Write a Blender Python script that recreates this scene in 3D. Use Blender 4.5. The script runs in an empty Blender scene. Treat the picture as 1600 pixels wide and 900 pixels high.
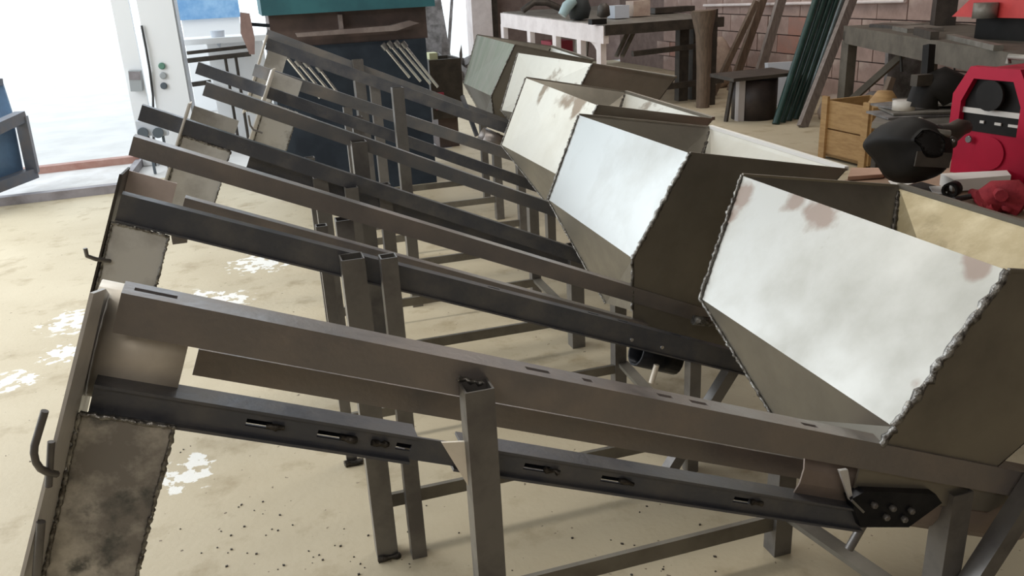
import bpy, bmesh, math, random
from mathutils import Vector, Matrix, Euler
random.seed(7)
S = bpy.context.scene
COL = S.collection

# ------------------------------------------------------------------ camera, world, light, exposure
cam_data = bpy.data.cameras.new('camera')
cam_data.sensor_width = 36.0
cam_data.lens = 1313.0 * 36.0 / 1600.0
cam_data.clip_start = 0.02
cam_data.clip_end = 200
cam = bpy.data.objects.new('camera', cam_data)
COL.objects.link(cam)
cam.matrix_world = Matrix(((0.953106, 0.145604, -0.265309, 0.000000), (-0.298744, 0.312479, -0.901726, 0.000000), (-0.048391, 0.938699, 0.341324, 1.300000), (0.000000, 0.000000, 0.000000, 1.000000)))
S.camera = cam

W = bpy.data.worlds.new('sky')
S.world = W
W.use_nodes = True
bg = W.node_tree.nodes['Background']
bg.inputs[0].default_value = (0.86, 0.94, 1.0, 1)
bg.inputs[1].default_value = 1.9


def area(name, loc, target, sx, sy, power, color):
    ld = bpy.data.lights.new(name, 'AREA')
    ld.shape = 'RECTANGLE'
    ld.size, ld.size_y = sx, sy
    ld.energy = power
    ld.color = color
    o = bpy.data.objects.new(name, ld)
    COL.objects.link(o)
    o.location = loc
    o.rotation_euler = (Vector(target) - Vector(loc)).to_track_quat('-Z', 'Y').to_euler()
    return o


area('bay_daylight', (-3.0, 4.2, 1.9), (1.0, 3.0, 0.4), 5.0, 2.4, 135, (0.95, 0.98, 1.0))
area('roof_skylight', (0.9, 3.3, 3.2), (0.9, 2.9, 0.0), 4.5, 0.5, 52, (1.0, 0.955, 0.87))
area('front_fill', (-0.9, -1.5, 3.1), (0.4, 1.7, 0.6), 2.4, 1.0, 36, (1.0, 0.94, 0.86))  # added fill lamp above and behind the camera, brightens the near faces
area('rear_fill', (4.0, 7.5, 3.1), (4.0, 7.5, 0.0), 1.6, 4.0, 48, (1.0, 0.9, 0.82))  # unseen lamp added to light the rear of the room

vs = S.view_settings
vs.view_transform = 'Standard'
vs.look = 'None'
vs.exposure = 0.0
vs.gamma = 1.0
vs.use_curve_mapping = False

# ------------------------------------------------------------------ materials


def mat(name, c1, c2=None, rough=0.6, metal=0.0, scale=6.0, lo=0.4, hi=0.62, c3=None, s3=1.6, lo3=0.55, hi3=0.7,
        bump=0.0, bscale=40.0, stretch=(1, 1, 1), rvar=0.0):
    m = bpy.data.materials.new(name)
    m.use_nodes = True
    nt = m.node_tree
    N, L = nt.nodes, nt.links
    b = N['Principled BSDF']
    b.inputs['Roughness'].default_value = rough
    b.inputs['Metallic'].default_value = metal
    if c2 is None and c3 is None and not bump:
        b.inputs['Base Color'].default_value = (*c1, 1)
        return m
    tc = N.new('ShaderNodeTexCoord')
    mp = N.new('ShaderNodeMapping')
    mp.inputs['Scale'].default_value = stretch
    L.new(tc.outputs['Object'], mp.inputs[0])

    def layer(prev, col, sc, a, z, detail=6):
        n = N.new('ShaderNodeTexNoise')
        n.inputs['Scale'].default_value = sc
        n.inputs['Detail'].default_value = detail
        n.inputs['Roughness'].default_value = 0.62
        L.new(mp.outputs[0], n.inputs['Vector'])
        r = N.new('ShaderNodeMapRange')
        r.inputs[1].default_value = a
        r.inputs[2].default_value = z
        L.new(n.outputs[0], r.inputs[0])
        mx = N.new('ShaderNodeMix')
        mx.data_type = 'RGBA'
        if isinstance(prev, tuple):
            mx.inputs[6].default_value = (*prev, 1)
        else:
            L.new(prev, mx.inputs[6])
        mx.inputs[7].default_value = (*col, 1)
        L.new(r.outputs[0], mx.inputs[0])
        return mx.outputs[2], r.outputs[0]
    cur = c1
    fac = None
    if c2 is not None:
        cur, fac = layer(cur, c2, scale, lo, hi)
    if c3 is not None:
        cur, _ = layer(cur, c3, s3, lo3, hi3)
    if isinstance(cur, tuple):
        b.inputs['Base Color'].default_value = (*cur, 1)
    else:
        L.new(cur, b.inputs['Base Color'])
    if rvar and fac is not None:
        rr = N.new('ShaderNodeMapRange')
        rr.inputs[3].default_value = max(0.05, rough - rvar)
        rr.inputs[4].default_value = min(1, rough + rvar)
        L.new(fac, rr.inputs[0])
        L.new(rr.outputs[0], b.inputs['Roughness'])
    if bump:
        n = N.new('ShaderNodeTexNoise')
        n.inputs['Scale'].default_value = bscale
        n.inputs['Detail'].default_value = 5
        L.new(mp.outputs[0], n.inputs['Vector'])
        bp = N.new('ShaderNodeBump')
        bp.inputs['Strength'].default_value = bump
        bp.inputs['Distance'].default_value = 0.01
        L.new(n.outputs[0], bp.inputs['Height'])
        L.new(bp.outputs[0], b.inputs['Normal'])
    return m


M = {}
M['rail'] = mat('mill_scale_steel', (0.25, 0.23, 0.225), (0.31, 0.27, 0.245), 0.38, 0.55, 9, 0.4, 0.65,
                c3=(0.18, 0.175, 0.185), s3=3, bump=0.08, bscale=90, rvar=0.1)
M['rail_hazed'] = mat('hazed_mill_scale_steel', (0.19, 0.195, 0.21), (0.25, 0.235, 0.225), 0.42, 0.4, 9, 0.4, 0.65, c3=(0.15, 0.16, 0.18), s3=3, bump=0.08, bscale=90, rvar=0.1)  # bluish haze over the far rails is tinted into their steel colour
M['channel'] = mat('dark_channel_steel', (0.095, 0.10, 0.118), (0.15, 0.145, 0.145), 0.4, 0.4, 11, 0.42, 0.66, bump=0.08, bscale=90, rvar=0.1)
M['leg'] = mat('tube_steel', (0.19, 0.18, 0.17), (0.13, 0.12, 0.115), 0.42, 0.45, 8, 0.45, 0.65, rvar=0.1)
M['bar'] = mat('flat_bar_steel', (0.20, 0.185, 0.155), (0.14, 0.125, 0.105), 0.45, 0.4, 8, 0.4, 0.65)
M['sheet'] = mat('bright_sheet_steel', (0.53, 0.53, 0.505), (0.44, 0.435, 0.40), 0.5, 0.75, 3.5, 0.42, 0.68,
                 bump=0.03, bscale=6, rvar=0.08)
M['sheet_stained'] = mat('stained_sheet_steel', (0.72, 0.70, 0.63), (0.62, 0.6, 0.53), 0.5, 0.55, 3.0, 0.42, 0.7, rvar=0.08)
M['sheet_clean'] = mat('clean_sheet_steel', (0.56, 0.57, 0.555), (0.43, 0.43, 0.405), 0.42, 0.8, 2.6, 0.42, 0.7, bump=0.03, bscale=5, rvar=0.08)
M['sheet_pale'] = mat('pale_sheet_steel', (0.72, 0.70, 0.63), (0.62, 0.6, 0.53), 0.5, 0.55, 3.0, 0.42, 0.7,
                      c3=(0.36, 0.31, 0.25), s3=4.2, lo3=0.62, hi3=0.68, rvar=0.08)
M['sheet_yellow'] = mat('yellowed_sheet_steel', (0.66, 0.58, 0.40), (0.50, 0.42, 0.26), 0.5, 0.3, 7, 0.42, 0.6, c3=(0.40, 0.33, 0.2), s3=5, lo3=0.6, hi3=0.68)
M['sheet_green'] = mat('greenish_sheet_steel', (0.42, 0.43, 0.37), (0.30, 0.34, 0.27), 0.5, 0.6, 4, 0.4, 0.65, stretch=(1, 4, 0.6), rvar=0.08)
M['sheet_dark'] = mat('shaded_brown_sheet_steel', (0.31, 0.285, 0.24), (0.21, 0.19, 0.16), 0.46, 0.7, 3.0, 0.4, 0.7, rvar=0.08)  # darker copy of the hopper steel, near-side shade put into the colour
M['stained'] = mat('stained_plate_steel', (0.62, 0.585, 0.54), (0.27, 0.25, 0.23), 0.42, 0.4, 9, 0.42, 0.58,
                   c3=(0.13, 0.13, 0.125), s3=14, lo3=0.55, hi3=0.66, rvar=0.1)
M['chute_grey'] = mat('grey_chute_steel', (0.70, 0.70, 0.69), (0.46, 0.45, 0.44), 0.45, 0.35, 7, 0.42, 0.64, c3=(0.26, 0.24, 0.22), s3=6, lo3=0.58, hi3=0.66)
M['pink_plate'] = mat('pinkish_plate_steel', (0.78, 0.66, 0.62), (0.62, 0.52, 0.49), 0.5, 0.25, 6)
M['endplate'] = mat('grey_plate_steel', (0.76, 0.74, 0.72), (0.60, 0.58, 0.56), 0.4, 0.3, 7, 0.4, 0.65)
M['tube'] = mat('rolled_tube_steel', (0.86, 0.79, 0.68), (0.66, 0.59, 0.50), 0.45, 0.25, 7, 0.4, 0.66)
M['trough'] = mat('brown_rolled_trough', (0.34, 0.27, 0.235), (0.25, 0.20, 0.17), 0.5, 0.35, 6)
M['weld'] = mat('weld_metal', (0.34, 0.33, 0.31), (0.10, 0.09, 0.08), 0.35, 0.85, 60, 0.4, 0.6, bump=0.4, bscale=120)
M['weld_dark'] = mat('burnt_weld_metal', (0.09, 0.08, 0.07), (0.04, 0.035, 0.03), 0.45, 0.7, 50, 0.4, 0.6, bump=0.4, bscale=120)
M['black'] = mat('oily_black_steel', (0.012, 0.013, 0.017), (0.03, 0.03, 0.034), 0.3, 0.5, 20, 0.4, 0.7)
M['bolt'] = mat('bolt_steel', (0.30, 0.30, 0.31), None, 0.3, 0.9)
M['chrome'] = mat('polished_rod_steel', (0.75, 0.76, 0.78), None, 0.25, 1.0)
M['teal'] = mat('teal_machine_paint', (0.03, 0.13, 0.15), (0.02, 0.09, 0.11), 0.5, 0, 3)
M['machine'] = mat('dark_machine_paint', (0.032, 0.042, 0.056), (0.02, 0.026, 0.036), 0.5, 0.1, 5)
M['ledge'] = mat('worn_brown_bed', (0.11, 0.075, 0.065), (0.07, 0.05, 0.045), 0.5, 0.2, 6)
M['worn'] = mat('worn_bright_bed', (0.30, 0.25, 0.23), (0.2, 0.16, 0.15), 0.45, 0.4, 8)
M['white_paint'] = mat('white_enamel', (0.82, 0.83, 0.84), None, 0.45)
M['grey_paint'] = mat('grey_enamel', (0.5, 0.53, 0.58), None, 0.5)
M['blue_paint'] = mat('blue_gate_paint', (0.10, 0.19, 0.32), (0.08, 0.14, 0.24), 0.5, 0, 4)
M['gate_frame'] = mat('gate_frame_paint', (0.12, 0.14, 0.18), (0.17, 0.16, 0.17), 0.5, 0.2, 6)
M['red_primer'] = mat('red_primer', (0.36, 0.17, 0.13), (0.45, 0.27, 0.22), 0.6, 0, 5)
M['threshold'] = mat('threshold_steel', (0.30, 0.28, 0.30), (0.2, 0.18, 0.19), 0.5, 0.3, 5)
M['slab'] = mat('pale_threshold_slab', (0.74, 0.73, 0.72), (0.62, 0.6, 0.58), 0.8, 0, 5)
M['rust'] = mat('rusty_flap', (0.20, 0.13, 0.12), (0.28, 0.19, 0.17), 0.6, 0.1, 6)
M['wood'] = mat('yellow_crate_wood', (0.42, 0.26, 0.11), (0.33, 0.19, 0.075), 0.7, 0, 8, stretch=(1, 1, 6))
M['wood_dark'] = mat('weathered_wood', (0.17, 0.12, 0.085), (0.11, 0.078, 0.055), 0.75, 0, 8, stretch=(6, 6, 1))
M['wood_grey'] = mat('grey_plank_wood', (0.23, 0.195, 0.175), (0.16, 0.13, 0.115), 0.75, 0, 8, stretch=(6, 6, 1))
M['bench_grey'] = mat('grey_bench_wood', (0.125, 0.108, 0.085), (0.085, 0.072, 0.056), 0.75, 0, 7)
M['table_top'] = mat('worn_table_board', (0.36, 0.24, 0.165), (0.24, 0.16, 0.11), 0.7, 0, 6)
M['cardboard'] = mat('brown_cardboard', (0.52, 0.33, 0.24), (0.44, 0.28, 0.2), 0.8, 0, 6)
M['green_pipe'] = mat('dark_green_paint', (0.010, 0.035, 0.030), (0.02, 0.055, 0.045), 0.38, 0.1, 10)
M['grey_pipe'] = mat('grey_tube_paint', (0.16, 0.19, 0.19), (0.11, 0.13, 0.13), 0.4, 0.3, 10)
M['red'] = mat('red_enamel', (0.40, 0.008, 0.035), (0.33, 0.007, 0.03), 0.45, 0, 5)
M['red_box'] = mat('red_box_paint', (0.60, 0.055, 0.05), (0.48, 0.04, 0.04), 0.5, 0, 4)
M['red_dull'] = mat('faded_red_paint', (0.33, 0.05, 0.07), None, 0.6)
M['red_leather'] = mat('red_leather', (0.34, 0.035, 0.045), (0.22, 0.02, 0.03), 0.75, 0, 20, bump=0.3, bscale=30)
M['plastic'] = mat('black_plastic', (0.008, 0.007, 0.006), (0.014, 0.012, 0.011), 0.62, 0, 8)
M['grime'] = mat('grimy_dark_metal', (0.045, 0.038, 0.032), (0.075, 0.062, 0.05), 0.5, 0.3, 10)
M['grey_metal'] = mat('dull_grey_metal', (0.26, 0.24, 0.21), (0.17, 0.155, 0.13), 0.5, 0.4, 8)
M['paper'] = mat('white_paper', (0.82, 0.80, 0.77), None, 0.8)
M['panel_white'] = mat('welder_label_white', (0.55, 0.52, 0.48), None, 0.6)
M['sack'] = mat('pale_sack_cloth', (0.50, 0.40, 0.33), (0.40, 0.30, 0.25), 0.9, 0, 9, bump=0.5, bscale=14)
M['drum'] = mat('brown_black_drum', (0.035, 0.027, 0.026), (0.055, 0.04, 0.036), 0.5, 0.2, 6)
M['drum_edge'] = mat('drum_light_edge', (0.42, 0.38, 0.37), None, 0.5)
M['block'] = mat('pink_block', (0.40, 0.285, 0.245), (0.31, 0.22, 0.19), 0.9, 0, 5, c3=(0.46, 0.36, 0.31), s3=2.2, bump=0.4, bscale=25)
M['block_red'] = mat('reddish_block', (0.40, 0.20, 0.155), (0.33, 0.2, 0.165), 0.9, 0, 5, bump=0.4, bscale=25)
M['mortar'] = mat('mortar', (0.23, 0.17, 0.15), (0.18, 0.13, 0.115), 0.95, 0, 9)
M['roof'] = mat('roof_sheet', (0.25, 0.24, 0.23), None, 0.8)
M['wall'] = mat('plastered_wall', (0.30, 0.26, 0.22), (0.25, 0.21, 0.18), 0.9, 0, 3)
M['white_wood'] = mat('white_painted_wood', (0.78, 0.70, 0.68), (0.68, 0.6, 0.58), 0.6, 0, 6)
M['cloth_dark'] = mat('dark_bag', (0.018, 0.022, 0.022), None, 0.7)
M['teal_glass'] = mat('teal_bottle', (0.30, 0.40, 0.41), None, 0.3)
M['cable'] = mat('cable_rubber', (0.03, 0.03, 0.03), None, 0.5)
M['button_green'] = mat('button_green', (0.10, 0.22, 0.16), None, 0.5)
M['button_grey'] = mat('button_grey', (0.33, 0.35, 0.36), None, 0.5)
M['button_dark'] = mat('button_dark', (0.08, 0.10, 0.12), None, 0.5)
M['yellow'] = mat('pale_yellow_soap', (0.62, 0.62, 0.38), None, 0.7)
M['junk'] = mat('mixed_grey_scrap', (0.27, 0.255, 0.25), (0.13, 0.12, 0.115), 0.7, 0.2, 8)
M['tarp'] = mat('blue_tarp', (0.16, 0.34, 0.60), (0.30, 0.5, 0.72), 0.7, 0, 5)


def stain(m, spots, col, nscale=11, namp=2.2, soft=0.3):
    """brown heat stains, each with its own place on the sheet"""
    nt = m.node_tree
    N, L = nt.nodes, nt.links
    b = N['Principled BSDF']
    src = b.inputs['Base Color'].links[0].from_socket
    tc = N.new('ShaderNodeTexCoord')
    acc = None
    for (x, y, z, r) in spots:
        d = N.new('ShaderNodeVectorMath')
        d.operation = 'DISTANCE'
        L.new(tc.outputs['Object'], d.inputs[0])
        d.inputs[1].default_value = (x, y, z)
        q = N.new('ShaderNodeMapRange')
        q.inputs[1].default_value = r
        q.inputs[2].default_value = 0.0
        L.new(d.outputs['Value'], q.inputs[0])
        if acc is None:
            acc = q.outputs[0]
        else:
            k = N.new('ShaderNodeMath')
            k.operation = 'MAXIMUM'
            L.new(acc, k.inputs[0])
            L.new(q.outputs[0], k.inputs[1])
            acc = k.outputs[0]
    n = N.new('ShaderNodeTexNoise')
    n.inputs['Scale'].default_value = nscale
    n.inputs['Detail'].default_value = 5
    L.new(tc.outputs['Object'], n.inputs['Vector'])
    k = N.new('ShaderNodeMath')
    k.operation = 'MULTIPLY_ADD'
    L.new(n.outputs[0], k.inputs[0])
    k.inputs[1].default_value = namp
    k.inputs[2].default_value = -namp * 0.5
    k2 = N.new('ShaderNodeMath')
    k2.operation = 'ADD'
    L.new(k.outputs[0], k2.inputs[0])
    L.new(acc, k2.inputs[1])
    r1 = N.new('ShaderNodeMapRange')
    r1.inputs[1].default_value = 0.42
    r1.inputs[2].default_value = 0.42 + soft
    L.new(k2.outputs[0], r1.inputs[0])
    g = N.new('ShaderNodeMapRange')
    g.inputs[1].default_value = 0.0
    g.inputs[2].default_value = 0.35
    L.new(acc, g.inputs[0])
    f = N.new('ShaderNodeMath')
    f.operation = 'MULTIPLY'
    L.new(r1.outputs[0], f.inputs[0])
    L.new(g.outputs[0], f.inputs[1])
    mx = N.new('ShaderNodeMix')
    mx.data_type = 'RGBA'
    L.new(f.outputs[0], mx.inputs[0])
    L.new(src, mx.inputs[6])
    mx.inputs[7].default_value = (*col, 1)
    L.new(mx.outputs[2], b.inputs['Base Color'])
    rg = b.inputs['Roughness']
    return m


stain(M['sheet'], [(.735, .36, .81, .13), (.735, .47, .805, .07), (.72, .66, .79, .07), (.68, .64, .737, .05), (.743, -.03, .815, .06), (.6, -.08, .633, .04)], (0.33, 0.27, 0.235))
stain(M['sheet_stained'], [(.79, .60, .856, .10), (.785, .32, .845, .15), (.79, .2, .85, .11), (.63, .255, .60, .05)], (0.30, 0.24, 0.18))


for k_ in ('red', 'plastic', 'red_leather', 'black', 'machine', 'red_dull'):
    M[k_].node_tree.nodes['Principled BSDF'].inputs['Specular IOR Level'].default_value = 0.2


def floor_material():
    m = mat('concrete_floor', (0.47, 0.40, 0.275), (0.55, 0.48, 0.345), 0.62, 0, 1.3, 0.35, 0.68,
            c3=(0.33, 0.26, 0.155), s3=5.5, lo3=0.54, hi3=0.74, bump=0.12, bscale=55)
    nt = m.node_tree
    N, L = nt.nodes, nt.links
    b = N['Principled BSDF']
    src = b.inputs['Base Color'].links[0].from_socket
    tc = N.new('ShaderNodeTexCoord')

    def noise(sc, det=6):
        n = N.new('ShaderNodeTexNoise')
        n.inputs['Scale'].default_value = sc
        n.inputs['Detail'].default_value = det
        L.new(tc.outputs['Object'], n.inputs['Vector'])
        return n.outputs[0]

    def math_(op, a, bb):
        n = N.new('ShaderNodeMath')
        n.operation = op
        n.use_clamp = False
        for i, v in enumerate((a, bb)):
            if isinstance(v, (int, float)):
                n.inputs[i].default_value = v
            else:
                L.new(v, n.inputs[i])
        return n.outputs[0]

    def mix(fac, a, col):
        mx = N.new('ShaderNodeMix')
        mx.data_type = 'RGBA'
        L.new(fac, mx.inputs[0])
        L.new(a, mx.inputs[6])
        mx.inputs[7].default_value = (*col, 1)
        return mx.outputs[2]
    # spilt white paint: blotches with their own place on the floor
    n1 = noise(21, 6)
    acc = None
    for (x, y, r) in FLOOR_SPOTS:
        d = N.new('ShaderNodeVectorMath')
        d.operation = 'DISTANCE'
        L.new(tc.outputs['Object'], d.inputs[0])
        d.inputs[1].default_value = (x, y, 0)
        v = math_('MULTIPLY', d.outputs['Value'], 1.0 / r)
        v = math_('SUBTRACT', 1.0, v)
        acc = v if acc is None else math_('MAXIMUM', acc, v)
    f = math_('ADD', acc, math_('MULTIPLY', math_('SUBTRACT', n1, 0.5), 4.2))
    r = N.new('ShaderNodeMapRange')
    r.inputs[1].default_value = 0.42
    r.inputs[2].default_value = 0.52
    L.new(f, r.inputs[0])
    gate = N.new('ShaderNodeMapRange')
    gate.inputs[1].default_value = 0.0
    gate.inputs[2].default_value = 0.25
    L.new(acc, gate.inputs[0])
    cur = mix(math_('MULTIPLY', r.outputs[0], gate.outputs[0]), src, (0.80, 0.79, 0.75))
    # dark grit
    n2 = noise(48, 2)
    r2 = N.new('ShaderNodeMapRange')
    r2.inputs[1].default_value = 0.71
    r2.inputs[2].default_value = 0.75
    L.new(n2, r2.inputs[0])
    cur = mix(r2.outputs[0], cur, (0.16, 0.12, 0.08))
    L.new(cur, b.inputs['Base Color'])
    return m


FLOOR_SPOTS = [(*(-0.386, 3.915), 0.16), (*(-0.258, 3.838), 0.17), (*(-0.335, 2.309), 0.11), (*(-0.321, 2.377), 0.08),
               (*(-0.058, 4.357), 0.22), (*(-0.850, 3.851), 0.2), (*(-0.990, 3.263), 0.12), (*(-0.828, 3.473), 0.14), (*(-0.607, 3.411), 0.13)]
M['floor'] = floor_material()
M['yard'] = mat('pale_yard_concrete', (0.66, 0.65, 0.63), (0.58, 0.57, 0.55), 0.8, 0, 2)

# ------------------------------------------------------------------ mesh helpers


class MB:
    """collects shapes in world coordinates, then links them as ONE mesh object"""

    def __init__(self):
        self.v, self.f, self.s = [], [], []

    def add(self, verts, faces, smooth=False):
        o = len(self.v)
        self.v += [Vector(p) for p in verts]
        self.f += [tuple(i + o for i in f) for f in faces]
        self.s += [smooth] * len(faces)
        return self

    def obox(self, p, a, b, c):
        p, a, b, c = Vector(p), Vector(a), Vector(b), Vector(c)
        vs = [p, p + a, p + a + b, p + b, p + c, p + a + c, p + a + b + c, p + b + c]
        fs = [(0, 3, 2, 1), (4, 5, 6, 7), (0, 1, 5, 4), (1, 2, 6, 5), (2, 3, 7, 6), (3, 0, 4, 7)]
        if a.cross(b).dot(c) < 0:
            fs = [f[::-1] for f in fs]
        return self.add(vs, fs)

    def box(self, lo, hi):
        lo, hi = Vector(lo), Vector(hi)
        d = hi - lo
        return self.obox(lo, (d.x, 0, 0), (0, d.y, 0), (0, 0, d.z))

    def beam(self, p, q, w, h, up=(0, 0, 1)):
        """solid bar from p to q, centred, w across and h along up"""
        p, q = Vector(p), Vector(q)
        d = (q - p)
        u = Vector(up)
        s = d.cross(u).normalized()
        u = s.cross(d).normalized()
        return self.obox(p - s * w / 2 - u * h / 2, d, s * w, u * h)

    def plate(self, pts, thick, away=None, fan=False):
        """flat polygon with thickness (towards 'away' or along its own normal)"""
        pts = [Vector(p) for p in pts]
        n = Vector((0, 0, 0))
        for i in range(len(pts)):
            n += pts[i].cross(pts[(i + 1) % len(pts)])
        n.normalize()
        if away is not None:
            t = Vector(away).normalized() * thick
            if n.dot(t) > 0:
                pts = pts[::-1]
        else:
            t = -n * thick
        k = len(pts)
        vs = pts + [p + t for p in pts]
        if fan:
            c = sum(pts, Vector((0, 0, 0))) / k
            vs += [c, c + t]
            fs = [(i, (i + 1) % k, 2 * k) for i in range(k)] + [(k + (i + 1) % k, k + i, 2 * k + 1) for i in range(k)]
        else:
            fs = [tuple(range(k)), tuple(range(2 * k - 1, k - 1, -1))]
        for i in range(k):
            j = (i + 1) % k
            fs.append((i, i + k, j + k, j))
        return self.add(vs, fs)

    def tube(self, pts, r, seg=8, caps=True, smooth=True):
        pts = [Vector(p) for p in pts]
        rs = r if isinstance(r, (list, tuple)) else [r] * len(pts)
        rings = []
        ref = None
        for i, p in enumerate(pts):
            d = (pts[min(i + 1, len(pts) - 1)] - pts[max(i - 1, 0)]).normalized()
            if ref is None:
                ref = d.orthogonal().normalized()
            s = (ref - d * ref.dot(d)).normalized()
            ref = s
            t = d.cross(s)
            rings.append([p + (s * math.cos(2 * math.pi * k / seg) + t * math.sin(2 * math.pi * k / seg)) * rs[i] for k in range(seg)])
        vs = [v for ring in rings for v in ring]
        fs = []
        for i in range(len(pts) - 1):
            for k in range(seg):
                k2 = (k + 1) % seg
                fs.append((i * seg + k, i * seg + k2, (i + 1) * seg + k2, (i + 1) * seg + k))
        self.add(vs, fs, smooth)
        if caps:
            self.add(rings[0], [tuple(range(seg - 1, -1, -1))])
            self.add(rings[-1], [tuple(range(seg))])
        return self

    def hollow(self, p, q, r, wall, seg=20):
        """open pipe with a wall"""
        p, q = Vector(p), Vector(q)
        d = (q - p).normalized()
        s = d.orthogonal().normalized()
        t = d.cross(s)
        vs = []
        for c in (p, q):
            for rr in (r, r - wall):
                vs += [c + (s * math.cos(2 * math.pi * k / seg) + t * math.sin(2 * math.pi * k / seg)) * rr for k in range(seg)]
        fs, fe = [], []
        for k in range(seg):
            k2 = (k + 1) % seg
            fs.append((k, k2, 2 * seg + k2, 2 * seg + k))
            fs.append((seg + k2, seg + k, 3 * seg + k, 3 * seg + k2))
            fe.append((k2, k, seg + k, seg + k2))
            fe.append((2 * seg + k, 2 * seg + k2, 3 * seg + k2, 3 * seg + k))
        o = len(self.v)
        self.add(vs, fs, True)
        self.f += [tuple(i + o for i in f) for f in fe]
        self.s += [False] * len(fe)
        return self

    def lathe(self, c, prof, seg=20, axis=(0, 0, 1)):
        """profile of (radius, height) about axis through c"""
        c = Vector(c)
        a = Vector(axis).normalized()
        s = a.orthogonal().normalized()
        t = a.cross(s)
        vs = []
        for r, h in prof:
            vs += [c + a * h + (s * math.cos(2 * math.pi * k / seg) + t * math.sin(2 * math.pi * k / seg)) * r for k in range(seg)]
        fs = []
        for i in range(len(prof) - 1):
            for k in range(seg):
                k2 = (k + 1) % seg
                fs.append((i * seg + k, i * seg + k2, (i + 1) * seg + k2, (i + 1) * seg + k))
        n = len(prof)
        self.add(vs, fs, True)
        o = len(self.v) - len(vs)
        self.f += [tuple(o + k for k in range(seg - 1, -1, -1)), tuple(o + (n - 1) * seg + k for k in range(seg))]
        self.s += [False, False]
        return self

    def bead(self, p, q, r, seed=0, step=None):
        """lumpy weld bead"""
        rnd = random.Random(seed)
        p, q = Vector(p), Vector(q)
        L = (q - p).length
        n = max(4, int(L / (step or r * 1.1)))
        pts, rs = [], []
        for i in range(n + 1):
            j = Vector((rnd.uniform(-1, 1), rnd.uniform(-1, 1), rnd.uniform(-1, 1))) * r * 0.35
            pts.append(p.lerp(q, i / n) + j)
            rs.append(r * rnd.uniform(0.6, 1.25))
        return self.tube(pts, rs, 6)

    def build(self, name, material, parent=None, smooth_all=False):
        base = parent.get('_b') if parent is not None else None
        o3 = Vector(base) if base is not None else Vector((0, 0, 0))
        me = bpy.data.meshes.new(name)
        me.from_pydata([tuple(p - o3) for p in self.v], [], self.f)
        me.polygons.foreach_set('use_smooth', [bool(x) or smooth_all for x in self.s])
        me.materials.append(M[material] if isinstance(material, str) else material)
        me.update()
        ob = bpy.data.objects.new(name, me)
        COL.objects.link(ob)
        if parent is not None:
            ob.parent = parent
            ob['_b'] = base
        return ob


def thing(name, label, cat, loc, group=None):
    o = bpy.data.objects.new(name, None)
    o.empty_display_size = 0.1
    COL.objects.link(o)
    o.location = loc
    o['label'] = label
    o['category'] = cat
    if group:
        o['group'] = group
    o['_b'] = tuple(loc)
    return o


def tag(o, label, cat, group=None):
    o['label'] = label
    o['category'] = cat
    if group:
        o['group'] = group
    return o


def struct(o):
    o['kind'] = 'structure'
    return o


def V(*a):
    return Vector(a)


# ------------------------------------------------------------------ setting
struct(MB().box((-6, -3, -0.1), (5.9, 7.0, 0)).build('floor', 'floor'))
struct(MB().box((1.6, 7.0, -0.1), (5.9, 13.5, 0)).build('floor', 'floor'))
struct(MB().box((-6, 7.0, -0.12), (14, 40, -0.004)).build('ground', 'yard'))
struct(MB().box((-3.2, -3.0, 3.3), (6.1, 6.6, 3.4)).build('ceiling', 'roof'))
wr = struct(MB().box((5.86, -3.0, 0), (6.1, 13.0, 3.3)).build('wall_right', 'mortar'))
struct(MB().box((-3.3, -3.2, 0), (6.1, -3.0, 3.3)).build('wall_front', 'wall'))
struct(MB().box((-3.3, -3.0, 0), (-3.2, 0.6, 3.3)).build('wall_left', 'wall'))
struct(MB().box((3.9, 13.4, 0), (6.1, 13.6, 3.3)).build('wall_back', 'mortar'))
struct(MB().box((2.2, 6.6, 3.3), (6.1, 13.6, 3.4)).build('ceiling', 'roof'))
# hollow blocks of the right wall, each its own piece
bm_pool = {}
for kind in ('block', 'block_red'):
    me = MB().box((-0.02, 0.006, 0.006), (0.022, 0.394, 0.194)).build('block', kind)
    bm_pool[kind] = me.data
    bpy.data.objects.remove(me)
rnd = random.Random(3)
for row in range(0, 8):
    for c in range(0, 18):
        y = 4.2 + c * 0.4 + (0.2 if row % 2 else 0)
        o = bpy.data.objects.new('block', bm_pool['block_red' if rnd.random() < 0.12 else 'block'])
        COL.objects.link(o)
        o.parent = wr
        o.location = (5.84 + rnd.uniform(-0.004, 0.004), y, row * 0.2)
pp = MB().tube([(5.78, 6.6, 0.97), (5.78, 10.2, 0.90)], 0.018, 8).build('conduit', 'white_wood', wr)

# ------------------------------------------------------------------ conveyors


def frame_of(p0, p1):
    d = (Vector(p1) - Vector(p0)).normalized()
    n = Vector((-d.z, 0, d.x))
    if n.z < 0:
        n = -n
    return d, n


def rail_angle(Y, a, b, h, w, t=0.004, slots=()):
    """angle iron: front web plus top flange (with slotted holes)"""
    p, q = V(a[0], Y, a[1]), V(b[0], Y, b[1])
    d, n = frame_of(p, q)
    L = (q - p).length
    y = V(0, 1, 0)
    m = MB()
    m.obox(p - n * h, d * L, y * t, n * (h - t))
    v0, v1 = w * 0.38, w * 0.62
    m.obox(p - n * t, d * L, y * v0, n * t)
    m.obox(p - n * t + y * v1, d * L, y * (w - v1), n * t)
    u = 0.0
    for s0, s1 in list(slots) + [(L, L)]:
        if s0 > u:
            m.obox(p - n * t + y * v0 + d * u, d * (s0 - u), y * (v1 - v0), n * t)
        u = s1
    return m


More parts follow.
